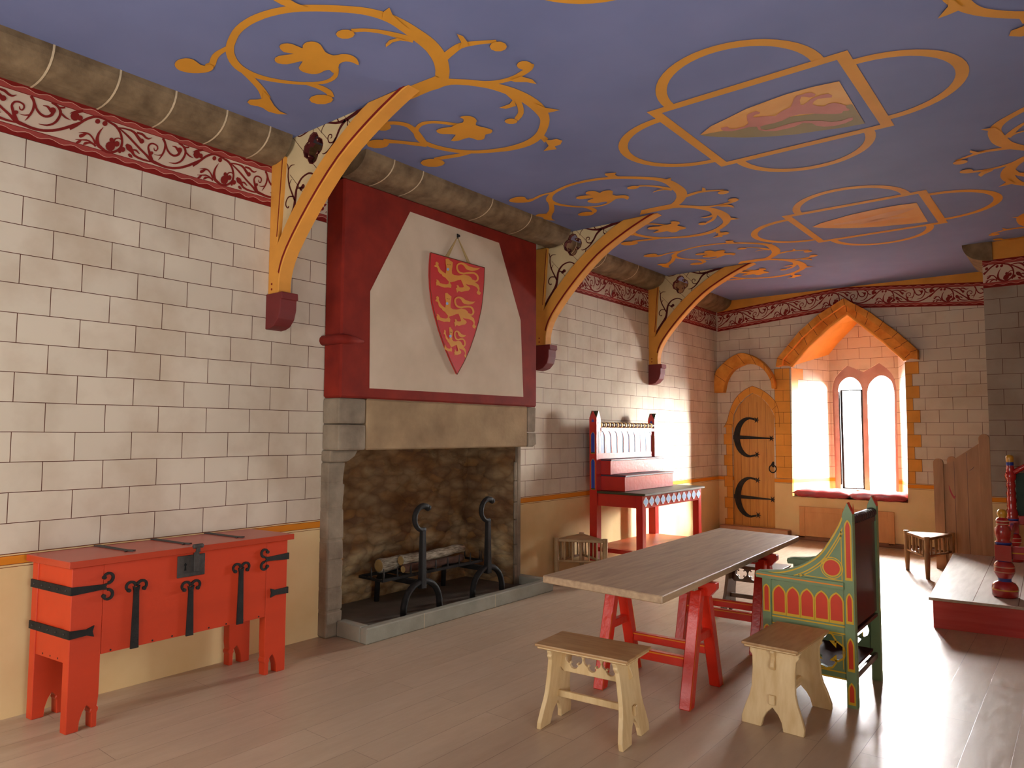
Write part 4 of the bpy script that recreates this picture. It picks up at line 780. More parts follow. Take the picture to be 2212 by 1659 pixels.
# ------------------------------------------------------------------ three arched ceiling braces
V_S=unpack(VINE_S); V_B=unpack(VINE_B)
def brace(y0,s,label):
    t=thing('timber_brace',label,'brace',(0,y0,ZC),'orange painted timber braces along the left wall')
    zz=lambda v: ZC-(ZC-v)*s
    f=lambda u,v,ww=0:(u,y0+ww,zz(v))
    U=spl([(.10,2.99),(.223,3.153),(.35,3.28),(.49,3.41),(.671,3.545),(.845,3.65),(1.01,3.74),(1.12,3.785)],3)
    Lo=spl([(.135,2.62),(.145,2.76),(.235,2.935),(.5,3.215),(.82,3.475),(1.141,3.645),(1.40,3.75),(1.51,3.785)],3)
    w=MB(); w.prism([(.0,2.62)]+Lo+U[::-1]+[(.0,2.99)],f,0,.11,0)
    w.paint.ribbon([(p[0]-.006,p[1]+.006) for p in Lo[3:-1]]+[(p[0]-.020,p[1]+.020) for p in Lo[3:-1]][::-1],lambda u,v:f(u,v,-.0015),1)
    for vz in (2.70,2.66): w.paint.flat(circ(.05,vz,.009,8),lambda u,v:f(u,v,-.002),1)
    w.build('curved_rib',[M_ORANGE,M_DRED],t,bevel=.006)
    w=MB(); w.prism([(0,2.95),(.10,2.99),(.155,3.66),(0,3.66)],f,.002,.108,0)
    w.paint.stroke([(.098,3.05,.009),(.148,3.64,.009)],lambda u,v:f(u,v,-.0015),1,1)
    w.build('wall_post',[M_ORANGE,M_DRED],t,bevel=.005)
    w=MB(); hole=quatre(.475,3.645,.105,PI/4*0,.5,7)
    up=[(.10,3.0)]+[(p[0]-.01,p[1]-.012) for p in U[1:-1]]+[(1.13,3.785),(.0,3.785),(.0,3.3)]
    w.prism(up,f,.035,.075,0,holes=[hole],mside=1)
    g=lambda u,v:f(u+.05,v,.0335)
    inside=lambda u,v: True
    for r in V_S: w.paint.ribbon(r,g,1)
    for b in V_B: w.paint.flat(b,g,1)
    w.paint.outline(quatre(.475,3.645,.109,0,.5,7),lambda u,v:f(u,v,.0338),.008,1)
    w.build('spandrel_panel',[mat('spandrel_cream',(214,190,144),.8,.08,4,.2),M_VINE],t)
    w=MB(); w.prism([(0,2.625),(.205,2.625),(.21,2.575),(.19,2.57),(.188,2.5),(.165,2.43),(.11,2.38),(.06,2.365),(0,2.36)],f,-.015,.125,0)
    w.build('corbel',mat('corbel_red',(112,28,26),.7,.12,5),t,bevel=.008,seg=2)
    return t
brace(2.985,1.0,'orange arched brace nearest the camera, left of the chimney breast')
brace(6.33,1.05,'orange arched brace just right of the red chimney breast')
brace(8.965,1.06,'orange arched brace farthest back, above the red stepped dresser')
# ------------------------------------------------------------------ cushions on the window seat
def cushion(x0,x1,y0,y1,label):
    w=MB(); nx,ny=14,7; vs=[]
    for side in (1,-1):
        for j in range(ny+1):
            for i in range(nx+1):
                a,b=i/nx*2-1,j/ny*2-1; h=.058*(1-a**8)**.5*(1-b**6)**.5 if abs(a)<1 and abs(b)<1 else 0
                vs.append((x0+(x1-x0)*i/nx,y0+(y1-y0)*j/ny,.70+side*h+(.006*math.sin(i*1.7+j) if h>.02 else 0)))
    n=(nx+1)*(ny+1)
    fs=[]
    for s in (0,1):
        for j in range(ny):
            for i in range(nx):
                q=[s*n+j*(nx+1)+i,s*n+j*(nx+1)+i+1,s*n+(j+1)*(nx+1)+i+1,s*n+(j+1)*(nx+1)+i]; fs.append(q if s==0 else q[::-1])
    w.add(vs,fs,0,True)
    ob=w.build('seat_cushion',M_CUSH,merge=True)
    return tag(ob,label,'cushion','crimson cushions on the window seat')
cushion(1.205,2.0,11.21,11.95,'left crimson cushion on the window seat, on the door side')
cushion(2.0,2.755,11.21,11.95,'right crimson cushion on the window seat, farther from the door')
# ------------------------------------------------------------------ vermilion chest
t=thing('clamped_chest','vermilion wooden chest on legs with black iron straps against left wall','chest',(.27,2.22,0))
CX=.485
def fx(u,v,w=0): return (CX+w,u,v)
legp=[(1.55,0),(1.612,0),(1.616,.05),(1.63,.095),(1.648,.125),(1.663,.112),(1.672,.1),(1.667,.088),(1.674,.075),(1.676,0),(1.703,0),(1.703,.075),(1.71,.088),(1.709,.1),(1.702,.112),(1.708,.16),(1.71,.865),(1.55,.865)]
mir=[(4.438-a,b) for a,b in legp][::-1]
for p in (legp,mir):
    for x0,x1 in ((.425,.485),(.06,.12)):
        w=MB(); w.prism(p,lambda u,v,ww:(ww,u,v),x0,x1); w.build('leg',M_CHEST,t,bevel=.003)
w=MB(); w.box(.44,.484,1.7105,2.7275,.38,.865)
for k in range(9): w.paint.flat(circ(1.76+.115*k,.392,.006,6),lambda u,v:fx(u,v,.0005),1)
front=w.build('front_panel',[M_CHEST,M_IRON],t,bevel=.002)
w=MB(); w.box(.07,.11,1.7105,2.7275,.38,.865); w.box(.11,.44,1.60,2.84,.38,.40); w.build('back_panel',M_CHEST,t)
for y0 in (1.556,2.852):
    w=MB(); w.box(.1205,.4245,y0,y0+.03,.36,.865)
    for k in range(3): w.paint.flat(circ(.2+.08*k,.375,.006,6),lambda u,v:(u,y0-.0005,v),1)
    w.build('side_panel',[M_CHEST,M_IRON],t)
w=MB(); w.box(.035,.505,1.525,2.925,.866,.903); lid=w.build('lid',mat('chest_lid_red',(190,66,40),.3,.08,5,.5,stretch=(1,.15,1)),t,bevel=.003)
def curl(w,cy,cz,r,s0,s1,f,wd=.016,th=.008,base=.0):
    pts=[]
    for i in range(15):
        a=s0+(s1-s0)*i/14; k=r*(1-.30*i/14); pts.append((cy+k*math.cos(a),cz+k*math.sin(a),wd*(1-.25*i/14)))
    L=[];R=[]
    for i,p in enumerate(pts):
        a=pts[max(i-1,0)];b=pts[min(i+1,14)];d=Vector((b[0]-a[0],b[1]-a[1])).normalized();n=Vector((-d.y,d.x))*p[2]/2
        L.append((p[0]+n.x,p[1]+n.y));R.append((p[0]-n.x,p[1]-n.y))
    w.prism(L+R[::-1],f,base,th); w.prism(circ(*pts[-1][:2],.011,8),f,base,th+.004)
for y,zt in ((1.886,.742),(2.209,.69),(2.541,.75)):
    w=MB(); w.prism([(y-.022,.373),(y+.022,.373),(y+.014,zt-.05),(y+.02,zt-.02),(y,zt-.03),(y-.02,zt-.02),(y-.014,zt-.05)],fx,-.001,.009)
    curl(w,y-.033,zt-.022,.030,0,PI*1.35,fx); curl(w,y+.033,zt-.022,.030,PI,-PI*.35,fx)
    w.build('strap',M_IRON,front)
for z0,z1,ye,cu in ((.722,.766,1.70,1),(.493,.537,1.66,0)):     # corner bands, left end
    w=MB(); w.box(.058,CX+.006,1.543,1.5495,z0,z1)
    if cu:
        w.prism([(1.543,z0),(ye,z0+.008),(ye+.03,z0+.004),(ye+.02,(z0+z1)/2),(ye+.03,z1-.004),(ye,z1-.008),(1.543,z1)],fx,.0005,.009); curl(w,ye+.03,z1+.025,.030,-PI/2,PI*.95,fx); curl(w,ye+.03,z0-.025,.030,PI/2,-PI*.95,fx)
    else: w.prism([(1.543,z0),(ye-.03,z0+.006),(ye+.008,z0-.008),(ye,(z0+z1)/2),(ye+.008,z1+.008),(ye-.03,z1-.006),(1.543,z1)],fx,.0005,.009)
    for k in range(5): w.paint.lathe([(.007,0),(.004,.004)],n=6,m=1,M=Matrix.Translation((.1+.085*k,1.543,(z0+z1)/2))@Matrix.Rotation(PI/2,4,'X'))
    w.build('corner_band',[M_IRON,M_IRONG],t)
for z0,z1,ye,cu in ((.735,.778,2.74,1),(.508,.55,2.765,0)):
    w=MB(); w.box(.058,CX+.006,2.8885,2.895,z0,z1)
    if cu:
        w.prism([(2.895,z0),(ye,z0+.008),(ye-.03,z0+.004),(ye-.02,(z0+z1)/2),(ye-.03,z1-.004),(ye,z1-.008),(2.895,z1)],fx,.0005,.009); curl(w,ye-.03,z1+.022,.028,-PI/2,-PI*1.95,fx); curl(w,ye-.03,z0-.022,.028,PI/2,PI*1.95,fx)
    else: w.prism([(2.895,z0),(ye+.03,z0+.004),(ye-.005,z0-.008),(ye,(z0+z1)/2),(ye-.005,z1+.008),(ye+.03,z1-.004),(2.895,z1)],fx,.0005,.009)
    w.build('corner_band',M_IRON,t)
w=MB(); w.box(CX-.0,CX+.008,2.12,2.292,.725,.853); w.paint.flat([(2.158,.80),(2.167,.812),(2.176,.80),(2.171,.79),(2.174,.765),(2.16,.765),(2.163,.79)],lambda u,v:fx(u,v,.009),1)
lk=w.build('lock_plate',[M_IRONG,mat('black_void',(8,8,8),.9)],front,bevel=.002)
w=MB(); w.box(CX+.009,CX+.02,2.215,2.247,.752,.875); w.box(.507,.522,2.22,2.242,.87,.912); w.lathe([(.014,-.03),(.014,.03)],n=10,M=Matrix.Translation((.512,2.231,.905))@Matrix.Rotation(PI/2,4,'X'))
w.build('hasp',M_IRONG,lk,bevel=.002)
for y in (1.9,2.24,2.60):
    fl=lambda u,v,ww:(v,u,.9035+ww)
    w=MB(); w.prism([(y-.018,.03),(y+.018,.03),(y+.012,.34),(y+.03,.39),(y+.012,.38),(y,.42),(y-.012,.38),(y-.03,.39),(y-.012,.34)],fl,0,.006); w.build('hinge',M_IRONG,lid)
for ch in t.children_recursive:
    for v in ch.data.vertices: v.co.y-=.10*(.215-v.co.x)
t.location=(.27,2.22,0); t.rotation_euler=(0,0,.018)
# ------------------------------------------------------------------ stepped dresser
t=thing('stepped_dresser','red stepped cupboard with gothic arcaded back and pinnacled posts, against left wall','dresser',(.38,8.3,0))
def gable_post(w,x0,x1,y0,y1,ze,za,m=0,mr=1):
    w.box(x0,x1,y0,y1,0,ze,m); xm,ym=(x0+x1)/2,(y0+y1)/2
    c=[(x0,y0,ze),(x1,y0,ze),(x1,y1,ze),(x0,y1,ze)]; a=[(xm,y0,za),(x1,ym,za),(xm,y1,za),(x0,ym,za)]; top=(xm,ym,za)
    for i in range(4):
        j=(i+1)%4; w.add([c[i],c[j],a[i]],[(0,1,2)],m); w.add([c[i],a[i],top,a[i-1]],[(0,1,2,3)],mr)
for y0,y1 in ((7.475,7.575),(8.99,9.09)):
    w=MB(); gable_post(w,.012,.11,y0,y1,1.785,1.875); P=w.paint
    f1=lambda u,v:(u,y0-.0015,v); f2=lambda u,v:(.1115,u,v)
    for a,b in ((1.345,1.61),(.91,1.28),(.30,.82)):
        if a<.5: continue
        P.flat(lancet(.034,.088,a,b),f1,2); P.outline(lancet(.034,.088,a,b),lambda u,v:(u,y0-.002,v),.004,3); P.flat([(.034,a),(.088,a),(.088,a+.018),(.034,a+.018)],lambda u,v:(u,y0-.0022,v),1)
    P.flat([(.04,1.735),(.082,1.735),(.075,1.755),(.061,1.775),(.047,1.755)],f1,2)
    P.flat(lancet(y0+.04,y0+.06,1.345,1.62),f2,4); P.flat(quatre(y0+.05,1.745,.026),f2,4)
    w.build('pinnacle_post',[M_RED2,M_DGRN,M_BLU,M_YEL,M_BRN],t,bevel=0)
w=MB(); holes=[lancet(7.595+.154*k,7.595+.154*k+.118,1.345,1.625) for k in range(9)]
w.prism([(7.576,1.277),(8.989,1.277),(8.989,1.73),(7.576,1.73)],lambda u,v,ww:(ww,u,v),.06,.085,0,holes=holes)
for k in range(8):
    c=7.595+.154*k+.136; w.paint.flat([(c-.004,1.345),(c+.004,1.345),(c+.004,1.52),(c+.016,1.56),(c,1.635),(c-.016,1.56),(c-.004,1.52)],lambda u,v:(.0862,u,v),2)
back=w.build('arcaded_back',[M_RED2,M_PBLU,M_BRN],t)
w=MB(); w.box(.045,.080,7.578,8.987,1.277,1.72); w.build('blue_backing',M_PBLU,back)
w=MB(); n=28
for k in range(n):
    a=7.576+1.413*k/n; b=7.576+1.413*(k+1)/n
    w.tube([(.075,a,1.70),(.075,b,1.70)],.036,10,k%2*1)
w.box(.085,.115,7.576,9.0,1.625,1.66,2)
w.build('striped_top_rail',[mat('yellow_cream_stripe',(226,186,110),.5),M_BRN,M_RED2],t)
for z0,z1,x1,y1 in ((1.09,1.275,.25,8.985),(.9,1.088,.44,8.87)):
    w=MB(); w.box(.02,x1-.012,7.577,y1-.01,z0,z1-.022,0); w.box(.02,x1,7.577,y1,z1-.022,z1,1); w.build('step_box',[M_RED2,mat('dark_blue_step_edge',(54,54,70),.4)],t,bevel=.003)
w=MB(); w.box(.111,.74,7.47,9.15,.865,.897); w.box(.011,.111,7.577,8.988,.865,.897); w.build('dresser_top',M_DGRN,t,bevel=.006)
w=MB(); w.box(.675,.698,7.56,9.06,.70,.864)
for k in range(11):
    c=7.535+.146*k+.03
    w.paint.flat(quatre(c,.785,.060,0,.5,7),lambda u,v:(.7035,u,v),2); w.paint.flat(quatre(c,.785,.051,0,.5,7),lambda u,v:(.7042,u,v),1)
w.box(.676,.69,7.49,7.56,.70,.864); w.box(.676,.69,9.06,9.12,.70,.864)
w.box(.115,.68,7.50,7.525,.70,.864); w.box(.115,.68,9.07,9.09,.70,.864)
w.build('apron',[M_RED2,M_PBLU,M_WHITE],t)
for y0,y1 in ((7.486,7.575),(9.03,9.12)):
    w=MB(); w.box(.618,.70,y0,y1,0,.864); w.build('leg',M_RED2,t,bevel=.004)
w=MB(); w.box(.02,.617,7.56,9.05,.135,.165,1); w.box(.59,.64,7.575,9.03,.115,.165); w.box(.10,.618,7.505,7.545,.11,.165); w.build('bottom_shelf',[M_RED2,mat('orange_red_shelf',(206,92,44),.4,.1,5)],t,bevel=.003)
def zmap(z,T=((-1,-1),(0,0),(.11,.225),(.165,.275),(.70,.755),(.897,.925),(1.09,1.115),(1.275,1.292),(1.73,1.725),(1.875,1.862),(3,3))):
    for (a,b),(c,d) in zip(T,T[1:]):
        if a<=z<=c: return b+(d-b)*(z-a)/(c-a)
for ch in [c for c in t.children_recursive]:
    for v in ch.data.vertices:
        v.co.y=(v.co.y+8.3-7.475)*.955+7.475-8.3; v.co.z=zmap(v.co.z)
t.location=(.53,8.3-.30,0)
# ------------------------------------------------------------------ trestle table
t=thing('trestle_table_top','long grey-brown oak plank table top resting on two red trestles','table',(2.55,4.88,.69))
q=[(2.154,3.537),(2.967,3.497),(2.824,6.267),(2.099,6.342)]
w=MB(); w.hexa([(a,b,.697) for a,b in q],[(a,b,.74) for a,b in q]); w.build('plank_top',M_OAK,t,bevel=.005)
for k in (.27,.69):
    a=Vector(q[0]).lerp(Vector(q[3]),k); b=Vector(q[1]).lerp(Vector(q[2]),k-.01); d=(b-a).normalized()
    w=MB(); w.beam((a.x+.05,a.y-.21,.683),(b.x-.02,b.y-.17,.683),.05,.027); w.build('batten',M_OAK,t,bevel=.003)
def trestle(cx,cy,rot,label):
    t=thing('trestle',label,'trestle',(0,0,0),'red trestles under the long table')
    w=MB(); w.prism([(-.39,.695),(.39,.695),(.39,.655),(.375,.64),(.35,.61),(-.35,.61),(-.375,.64),(-.39,.655)],lambda u,v,ww:(u,ww,v),-.03,.03); w.build('top_bar',M_RED,t,bevel=.004)
    for sx in (-1,1):
        for sy in (-1,1):
            w=MB(); w.hexa([(sx*.285-.035,sy*.245-.035,0),(sx*.285+.035,sy*.245-.035,0),(sx*.285+.035,sy*.245+.035,0),(sx*.285-.035,sy*.245+.035,0)],
                           [(sx*.285-.035,sy*.05-.035,.655),(sx*.285+.035,sy*.05-.035,.655),(sx*.285+.035,sy*.05+.035,.655),(sx*.285-.035,sy*.05+.035,.655)])
            x=.285*sx+.0355
            for e in (-1,):
                k=lambda s,z:(x,sy*(.245-.195*z/.655)+s,z)
                w.paint.add([k(.030*sy-.006,.0),k(.030*sy,.0),k(.030*sy,.45),k(.030*sy-.006,.45)],[(0,1,2,3)],1)
            w.build('leg',[M_RED,M_ORL],t,bevel=.006)
    for sy,z0,z1 in ((-1,.215,.275),(1,.21,.265)):
        y=sy*(.245-.195*.24/.655); w=MB(); w.box(-.25,.25,y-.022,y+.022,z0,z1)
        w.paint.add([(-.25,y-.0228,z1-.012),(.25,y-.0228,z1-.012),(.25,y-.0228,z1-.004),(-.25,y-.0228,z1-.004)],[(0,1,2,3)],1)
        w.build('stretcher',[M_RED,M_ORL],t,bevel=.004)
    for sx in (-1,1):
        w=MB(); y=.245-.195*.36/.655; w.box(sx*.285-.02,sx*.285+.02,-y+.02,y-.02,.34,.39); w.build('side_rail',M_RED,t,bevel=.004)
    t.location=(cx,cy,0); t.rotation_euler=(0,0,rot); return t
trestle(2.575,4.205,.05,'red A-frame trestle under the near end of the long table')
trestle(2.515,5.47,.05,'red A-frame trestle under the far end of the long table, by the green chair')
# ------------------------------------------------------------------ joined stools
def stool(name,label,top,body):
    t=thing(name,label,'stool',(0,0,0),'three small joined stools round the table')
    w=MB(); w.box(-.278,.278,-.155,.155,.432,.447,0); w.box(-.268,.268,-.145,.145,.418,.4325,1); w.build('seat',[top,body],t,bevel=.005,seg=2)
    half=[(.06,0),(.05,.045),(.03,.08),(.012,.098),(0,.112)]
    outl=[(.168,0),(.17,.035),(.15,.10),(.13,.15),(.119,.20),(.116,.30),(.120,.365),(.136,.385),(.133,.395),(.145,.417)]
    prof=outl+[(-a,b) for a,b in outl[::-1]]+[(-a,b) for a,b in half[:-1]]+half[::-1]
    for s in (-1,1):
        w=MB(); w.prism(prof,lambda u,v,ww:(s*(.212+ww-.05*(v/.42)+.03),u,v),-.012,.014); w.build('leg',body,t,bevel=.003)
    w=MB(); hl=[quatre(-.112,.354,.050,0,.5,7),quatre(0,.354,.050,0,.5,7),quatre(.112,.354,.050,0,.5,7)]
    e=[(.205,.417),(.232,.417),(.236,.40),(.226,.385),(.222,.37),(.236,.345),(.24,.325),(.228,.308),(.212,.303),(.20,.303)]
    o=e+[(.175,.28),(-.175,.28)]+[(-a,b) for a,b in e[::-1]]
    w.prism(o,lambda u,v,ww:(u,ww,v),-.011,.011,0,holes=hl); w.build('pierced_rail',body,t,bevel=.002)
    w=MB(); w.box(-.255,.255,-.012,.012,.135,.170); w.build('stretcher',body,t,bevel=.003)
    for s in (-1,1):
        w=MB(); w.box(s*.248-.008,s*.248+.008,-.016,.016,.128,.178); w.build('wedge',body,t,bevel=.003)
    return t
a=stool('joined_stool','pale pine stool nearest the camera, side rail with pierced quatrefoils facing out',M_PINET,M_PINE); a.location=(2.605,3.385,0); a.rotation_euler=(0,0,.09)
b=dup(a,(3.362,4.255,0),PI/2-.02); b['label']='pale pine stool with brown top seen end-on beside the green chair'
c=stool('joined_stool','dark-stained stool beyond the table, showing two pierced quatrefoils under the table edge',M_DPINE,M_DPINE); c.location=(2.40,6.36,0); c.rotation_euler=(0,0,.04)
# ------------------------------------------------------------------ green armchair
t=thing('gothic_armchair','green panelled armchair with red arched panels and yellow lines beside the table','armchair',(3.37,4.92,0))
curve=spl([(3.11,.735),(3.216,.746),(3.319,.782),(3.403,.832),(3.469,.893),(3.527,.982),(3.569,1.06),(3.592,1.115)],3)
def side(y0,y1,front):
    f=lambda u,v,ww:(u,ww,v); P_out=y0 if front else y1; sg=-1 if front else 1
    w=MB(); hl=[quatre(3.268,.308,.098,0,.5,7),quatre(3.478,.308,.098,0,.5,7)]
    w.prism([(3.158,.15),(3.592,.15),(3.592,.68),(3.158,.68)],f,y0+.008,y1-.008,0,holes=hl)
    w.prism([(3.072,.69),(3.592,.68),(3.592,.72),(3.072,.728),(3.066,.71)],f,y0-.018,y1+.018,0)
    w.prism([(3.08,.728)]+curve+[(3.592,.70),(3.1,.70)],f,y0,y1,0)
    band=curve+[(a+.0,b-.0) for a,b in curve][::-1]
    w.prism([(3.104,0),(3.1585,0),(3.1585,.69),(3.104,.69)],f,y0,y1,0)
    P=w.paint; g=lambda d:(lambda u,v:(u,P_out+sg*d,v)); gp=lambda d:(lambda u,v:(u,P_out-sg*(.008-d),v))
    # lower panel: five red lancets, lines, quatrefoil rims
    for k in range(5):
        u0=3.168+.0845*k; L=lancet(u0,u0+.077,.475,.650); P.flat(L,gp(.0008),1); P.outline(L,gp(.0014),.009,2); P.flat([(u0,.475),(u0+.077,.475),(u0+.077,.487),(u0,.487)],gp(.0018),2)
    for v0,a,b in ((.458,3.16,3.59),(.416,3.16,3.59),(.192,3.16,3.59),(.156,3.16,3.59)): P.stroke([(a,v0,.008),(b,v0,.008)],gp(.0016),2,1)
    for h in (3.268,3.478):
        P.outline(quatre(h,.308,.104,0,.5,7),gp(.0012),.010,2)
    P.stroke([(3.575,.21,.005),(3.575,.405,.005)],gp(.0016),2,1)
    P.outline([(3.42,.405),(3.575,.405),(3.575,.345)],gp(.0014),.004,2,False)
    P.stroke([(3.075,.712,.008),(3.59,.700,.008)],g(.0195),3,1)
    # spandrel lines and the red roundel
    P.stroke([(a,b-.014,.009) for a,b in curve[1:]],g(.0012),2,1)
    P.stroke([(a+.012,b-.045,.007) for a,b in curve[5:-1]],g(.0012),2,1)
    P.stroke([(a+.018,b-.058,.006) for a,b in curve[6:-1]],g(.0012),2,1)
    P.flat(circ(3.525,.798,.046,20),g(.001),1); P.stroke([(x,y,.008) for x,y in circ(3.525,.798,.050,20)],g(.0016),2,1,True); P.stroke([(x,y,.006) for x,y in circ(3.525,.798,.062,20)],g(.0014),2,1,True)
    P.outline([(3.33,.735),(3.582,.728),(3.582,1.02)],g(.0012),.005,2,False)
    for a,b in ((.485,.648),(.20,.40)):
        L=lancet(3.113,3.148,a,b); P.flat(L,g(.0008),1); P.outline(L,g(.0014),.008,2)
    s=w.build('side_panel',[M_GREEN,M_PANRED,M_YEL,M_ORL],t)
    w=MB(); w.box(3.5925,3.648,y0-.004,y1+.004,0,1.125,0); ym=(y0+y1)/2
    w.prism([(3.5925,1.125),(3.648,1.125),(3.62,1.19)],f,y0-.004,y1+.004,0); w.add([(3.648,y0-.004,1.125),(3.648,y1+.004,1.125),(3.648,ym,1.19)],[(0,1,2)],1)
    w.add([(3.592,y0-.004,1.125),(3.62,y0-.004,1.191),(3.62,y1+.004,1.191),(3.592,y1+.004,1.125)],[(0,1,2,3)],1); w.add([(3.649,y0-.004,1.125),(3.621,y0-.004,1.191),(3.621,y1+.004,1.191),(3.649,y1+.004,1.125)],[(0,1,2,3)],1)
    P=w.paint; gg=lambda d:(lambda u,v:(u,P_out+sg*(.004+d),v))
    for a,b in ((.738,1.085),(.486,.657),(.212,.398),(.022,.141)):
        L=lancet(3.604,3.637,a,b,b-.045); P.flat(L,gg(.0008),1); P.outline(L,gg(.0014),.008,2); P.flat([(3.604,a),(3.637,a),(3.637,a+.012),(3.604,a+.012)],gg(.0018),2)
    for a,b in ((.74,1.08),(.45,.66)): P.stroke([(y0+.002,a,.004),(y0+.002,b,.004)],lambda u,v:(3.649,u,v),2,1)
    w.build('back_post',[M_GREEN,M_PANRED,M_YEL],t)
side(4.6,4.645,True); side(5.215,5.26,False)
w=MB(); w.box(3.612,3.634,4.645,5.215,.45,1.05); w.build('back_panel',M_BRN,t)
w=MB(); w.tube([(3.622,4.65,1.085),(3.622,5.21,1.085)],.030,12)
for k in range(11): w.tube([(3.622,4.68+.05*k,1.085),(3.622,4.692+.05*k,1.085)],.032,12,1)
w.box(3.603,3.642,4.645,5.215,1.03,1.06); w.build('top_rail',[M_BRN,mat('rail_groove_black',(26,14,14),.5)],t)
w=MB(); w.box(3.12,3.62,4.645,5.215,.435,.46); w.build('seat',M_BRN,t,bevel=.004)
w=MB(); w.box(3.155,3.605,4.648,5.212,.185,.2); w.build('bottom_board',mat('matt_maroon',(74,32,30),.85,.1,6,.15),t)
for x0,x1,z0,z1 in ((3.606,3.64,.412,.4345),(3.612,3.632,.142,.18),(3.12,3.15,.15,.43)):
    w=MB(); w.box(x0,x1,4.645,5.215,z0,z1); w.build('stretcher',M_BRN,t,bevel=.003)
# ------------------------------------------------------------------ three-cornered spindle stools
def tri_stool(pts,h,rail,m,label,solid):
    c=sum((Vector(p) for p in pts),Vector((0,0)))/3
    t=thing('three_cornered_stool',label,'stool',(c.x,c.y,0),'three-legged triangular spindle stools')
    for p in pts:
        w=MB(); w.lathe([(.020,0),(.026,rail*.5),(.03,rail-.02),(.031,rail+.02),(.027,rail+.06),(.031,h*.8),(.028,h-.04),(.032,h-.03),(.032,h),(.028,h+.008)],c=(p[0],p[1],0),n=10); w.build('leg',m,t)
    w=MB(); tri=[Vector(p)+(c-Vector(p)).normalized()*.02 for p in pts]; w.prism([tuple(q) for q in tri],lambda u,v,ww:(u,v,ww),h-.025,h-.006); w.build('seat',solid,t)
    for i in range(3):
        a,b=Vector(pts[i]),Vector(pts[(i+1)%3])
        w=MB(); w.beam((a.x,a.y,h-.02),(b.x,b.y,h-.02),.03,.03); w.build('top_rail',m,t,bevel=.004)
        w=MB(); w.tube([(a.x,a.y,rail),(b.x,b.y,rail)],.014,8); w.build('lower_rail',m,t)
        for k in range(1,6):
            p=a.lerp(b,k/6); w=MB(); w.lathe([(.009,rail),(.012,rail+.05),(.009,(rail+h)/2),(.012,h-.06),(.009,h-.03)],c=(p.x,p.y,0),n=8); w.build('spindle',m,t)
    return t
tri_stool([(.07,6.63),(.06,7.16),(.55,6.88)],.422,.175,M_TRI,'triangular spindle stool between fireplace and red dresser by the left wall',M_TRI)
tri_stool([(3.315,9.141),(3.035,9.60),(3.475,9.75)],.457,.243,M_TRIB,'triangular spindle stool with pale seat in front of the brown settle',M_TRI)
# ------------------------------------------------------------------ high-sided settle
t=thing('high_sided_settle','brown wooden settle with tall sloping sides beyond the red platform','settle',(3.55,10.4,0))
def settle_side(y):
    f=lambda u,v,ww:(u,y+ww,v)
    w=MB(); cres=spl([(3.438,1.0),(3.45,.91),(3.49,.835),(3.508,.88),(3.492,.868),(3.47,.905)],3,True)
    w.prism([(3.375,.06),(3.765,.2),(3.765,1.50),(3.42,1.245),(3.375,1.245)],f,-.012,.012,0,holes=[cres])
    for x in (3.5,3.63): w.paint.stroke([(x,.15,.004),(x,1.28 if x<3.6 else 1.38,.004)],lambda u,v:f(u,v,-.013),1,1)
    w.paint.stroke([(3.655,1.175,.004),(3.69,1.205,.006),(3.70,1.225,.003)],lambda u,v:f(u,v,-.0135),1,3)
    w.paint.flat([(a,b) for a,b in cres],lambda u,v:f(u,v,-.006),2)
    w.build('side_panel',[M_SETTLE,M_BRN,mat('crescent_crimson',(170,50,60),.6)],t)
    for x0,x1,h in ((3.285,3.39,1.31),(3.755,3.865,1.605)):
        top=[((x0+x1)/2+(x1-x0)/2*math.cos(PI*i/10),h-.055+.055*math.sin(PI*i/10)) for i in range(11)]
        w=MB(); w.prism([(x0,0),(x1,0)]+top,f,-.03,.03,0); w.build('post',M_SETTLE,t,bevel=.006)
settle_side(9.96); settle_side(11.05)
w=MB(); w.box(3.815,3.845,9.985,11.02,.15,1.48); w.build('back_board',M_SETTLE,t)
w=MB(); w.box(3.33,3.81,9.985,11.02,.43,.46); w.box(3.34,3.365,9.985,11.02,.1,.43); w.build('seat',M_SETTLE,t)
# ------------------------------------------------------------------ platform and turned bed
t=thing('bed_platform','low platform with pale board top and red sides under the turned bed','platform',(4.9,8.25,0))
w=MB(); w.prism([(3.695,6.915),(5.95,7.2),(5.95,9.63),(3.62,9.63)],lambda u,v,ww:(u,v,ww),0,.224); w.build('red_riser',M_PLATR,t)
w=MB(); w.prism([(3.668,6.893),(5.98,7.18),(5.98,9.645),(3.50,9.645)],lambda u,v,ww:(u,v,ww),.2245,.247)
for x in (3.97,4.27,4.57,4.9): w.paint.add([(x,6.93+.12*(x-3.67),.2475),(x+.004,6.93+.12*(x-3.67),.2475),(x-.08,9.64,.2475),(x-.084,9.64,.2475)],[(0,1,2,3)],1)
w.build('board_top',[M_PLAT,M_THIN],t,bevel=.003)
t=thing('turned_bed','red bed frame with turned posts, blue rings and yellow finials on the platform','bed',(4.75,8.35,.247))
B0=.2485
foot=[(.085,0),(.094,.012),(.095,.05,),(.0955,.058,2),(.0955,.068,0),(.092,.09),(.075,.115),(.05,.128,1),(.046,.14,1),(.05,.155,0),(.062,.175),(.075,.205,3),(.0755,.211,0),(.0755,.245,3),(.0755,.251,0),(.066,.275),(.05,.292,1),(.048,.30,0)]
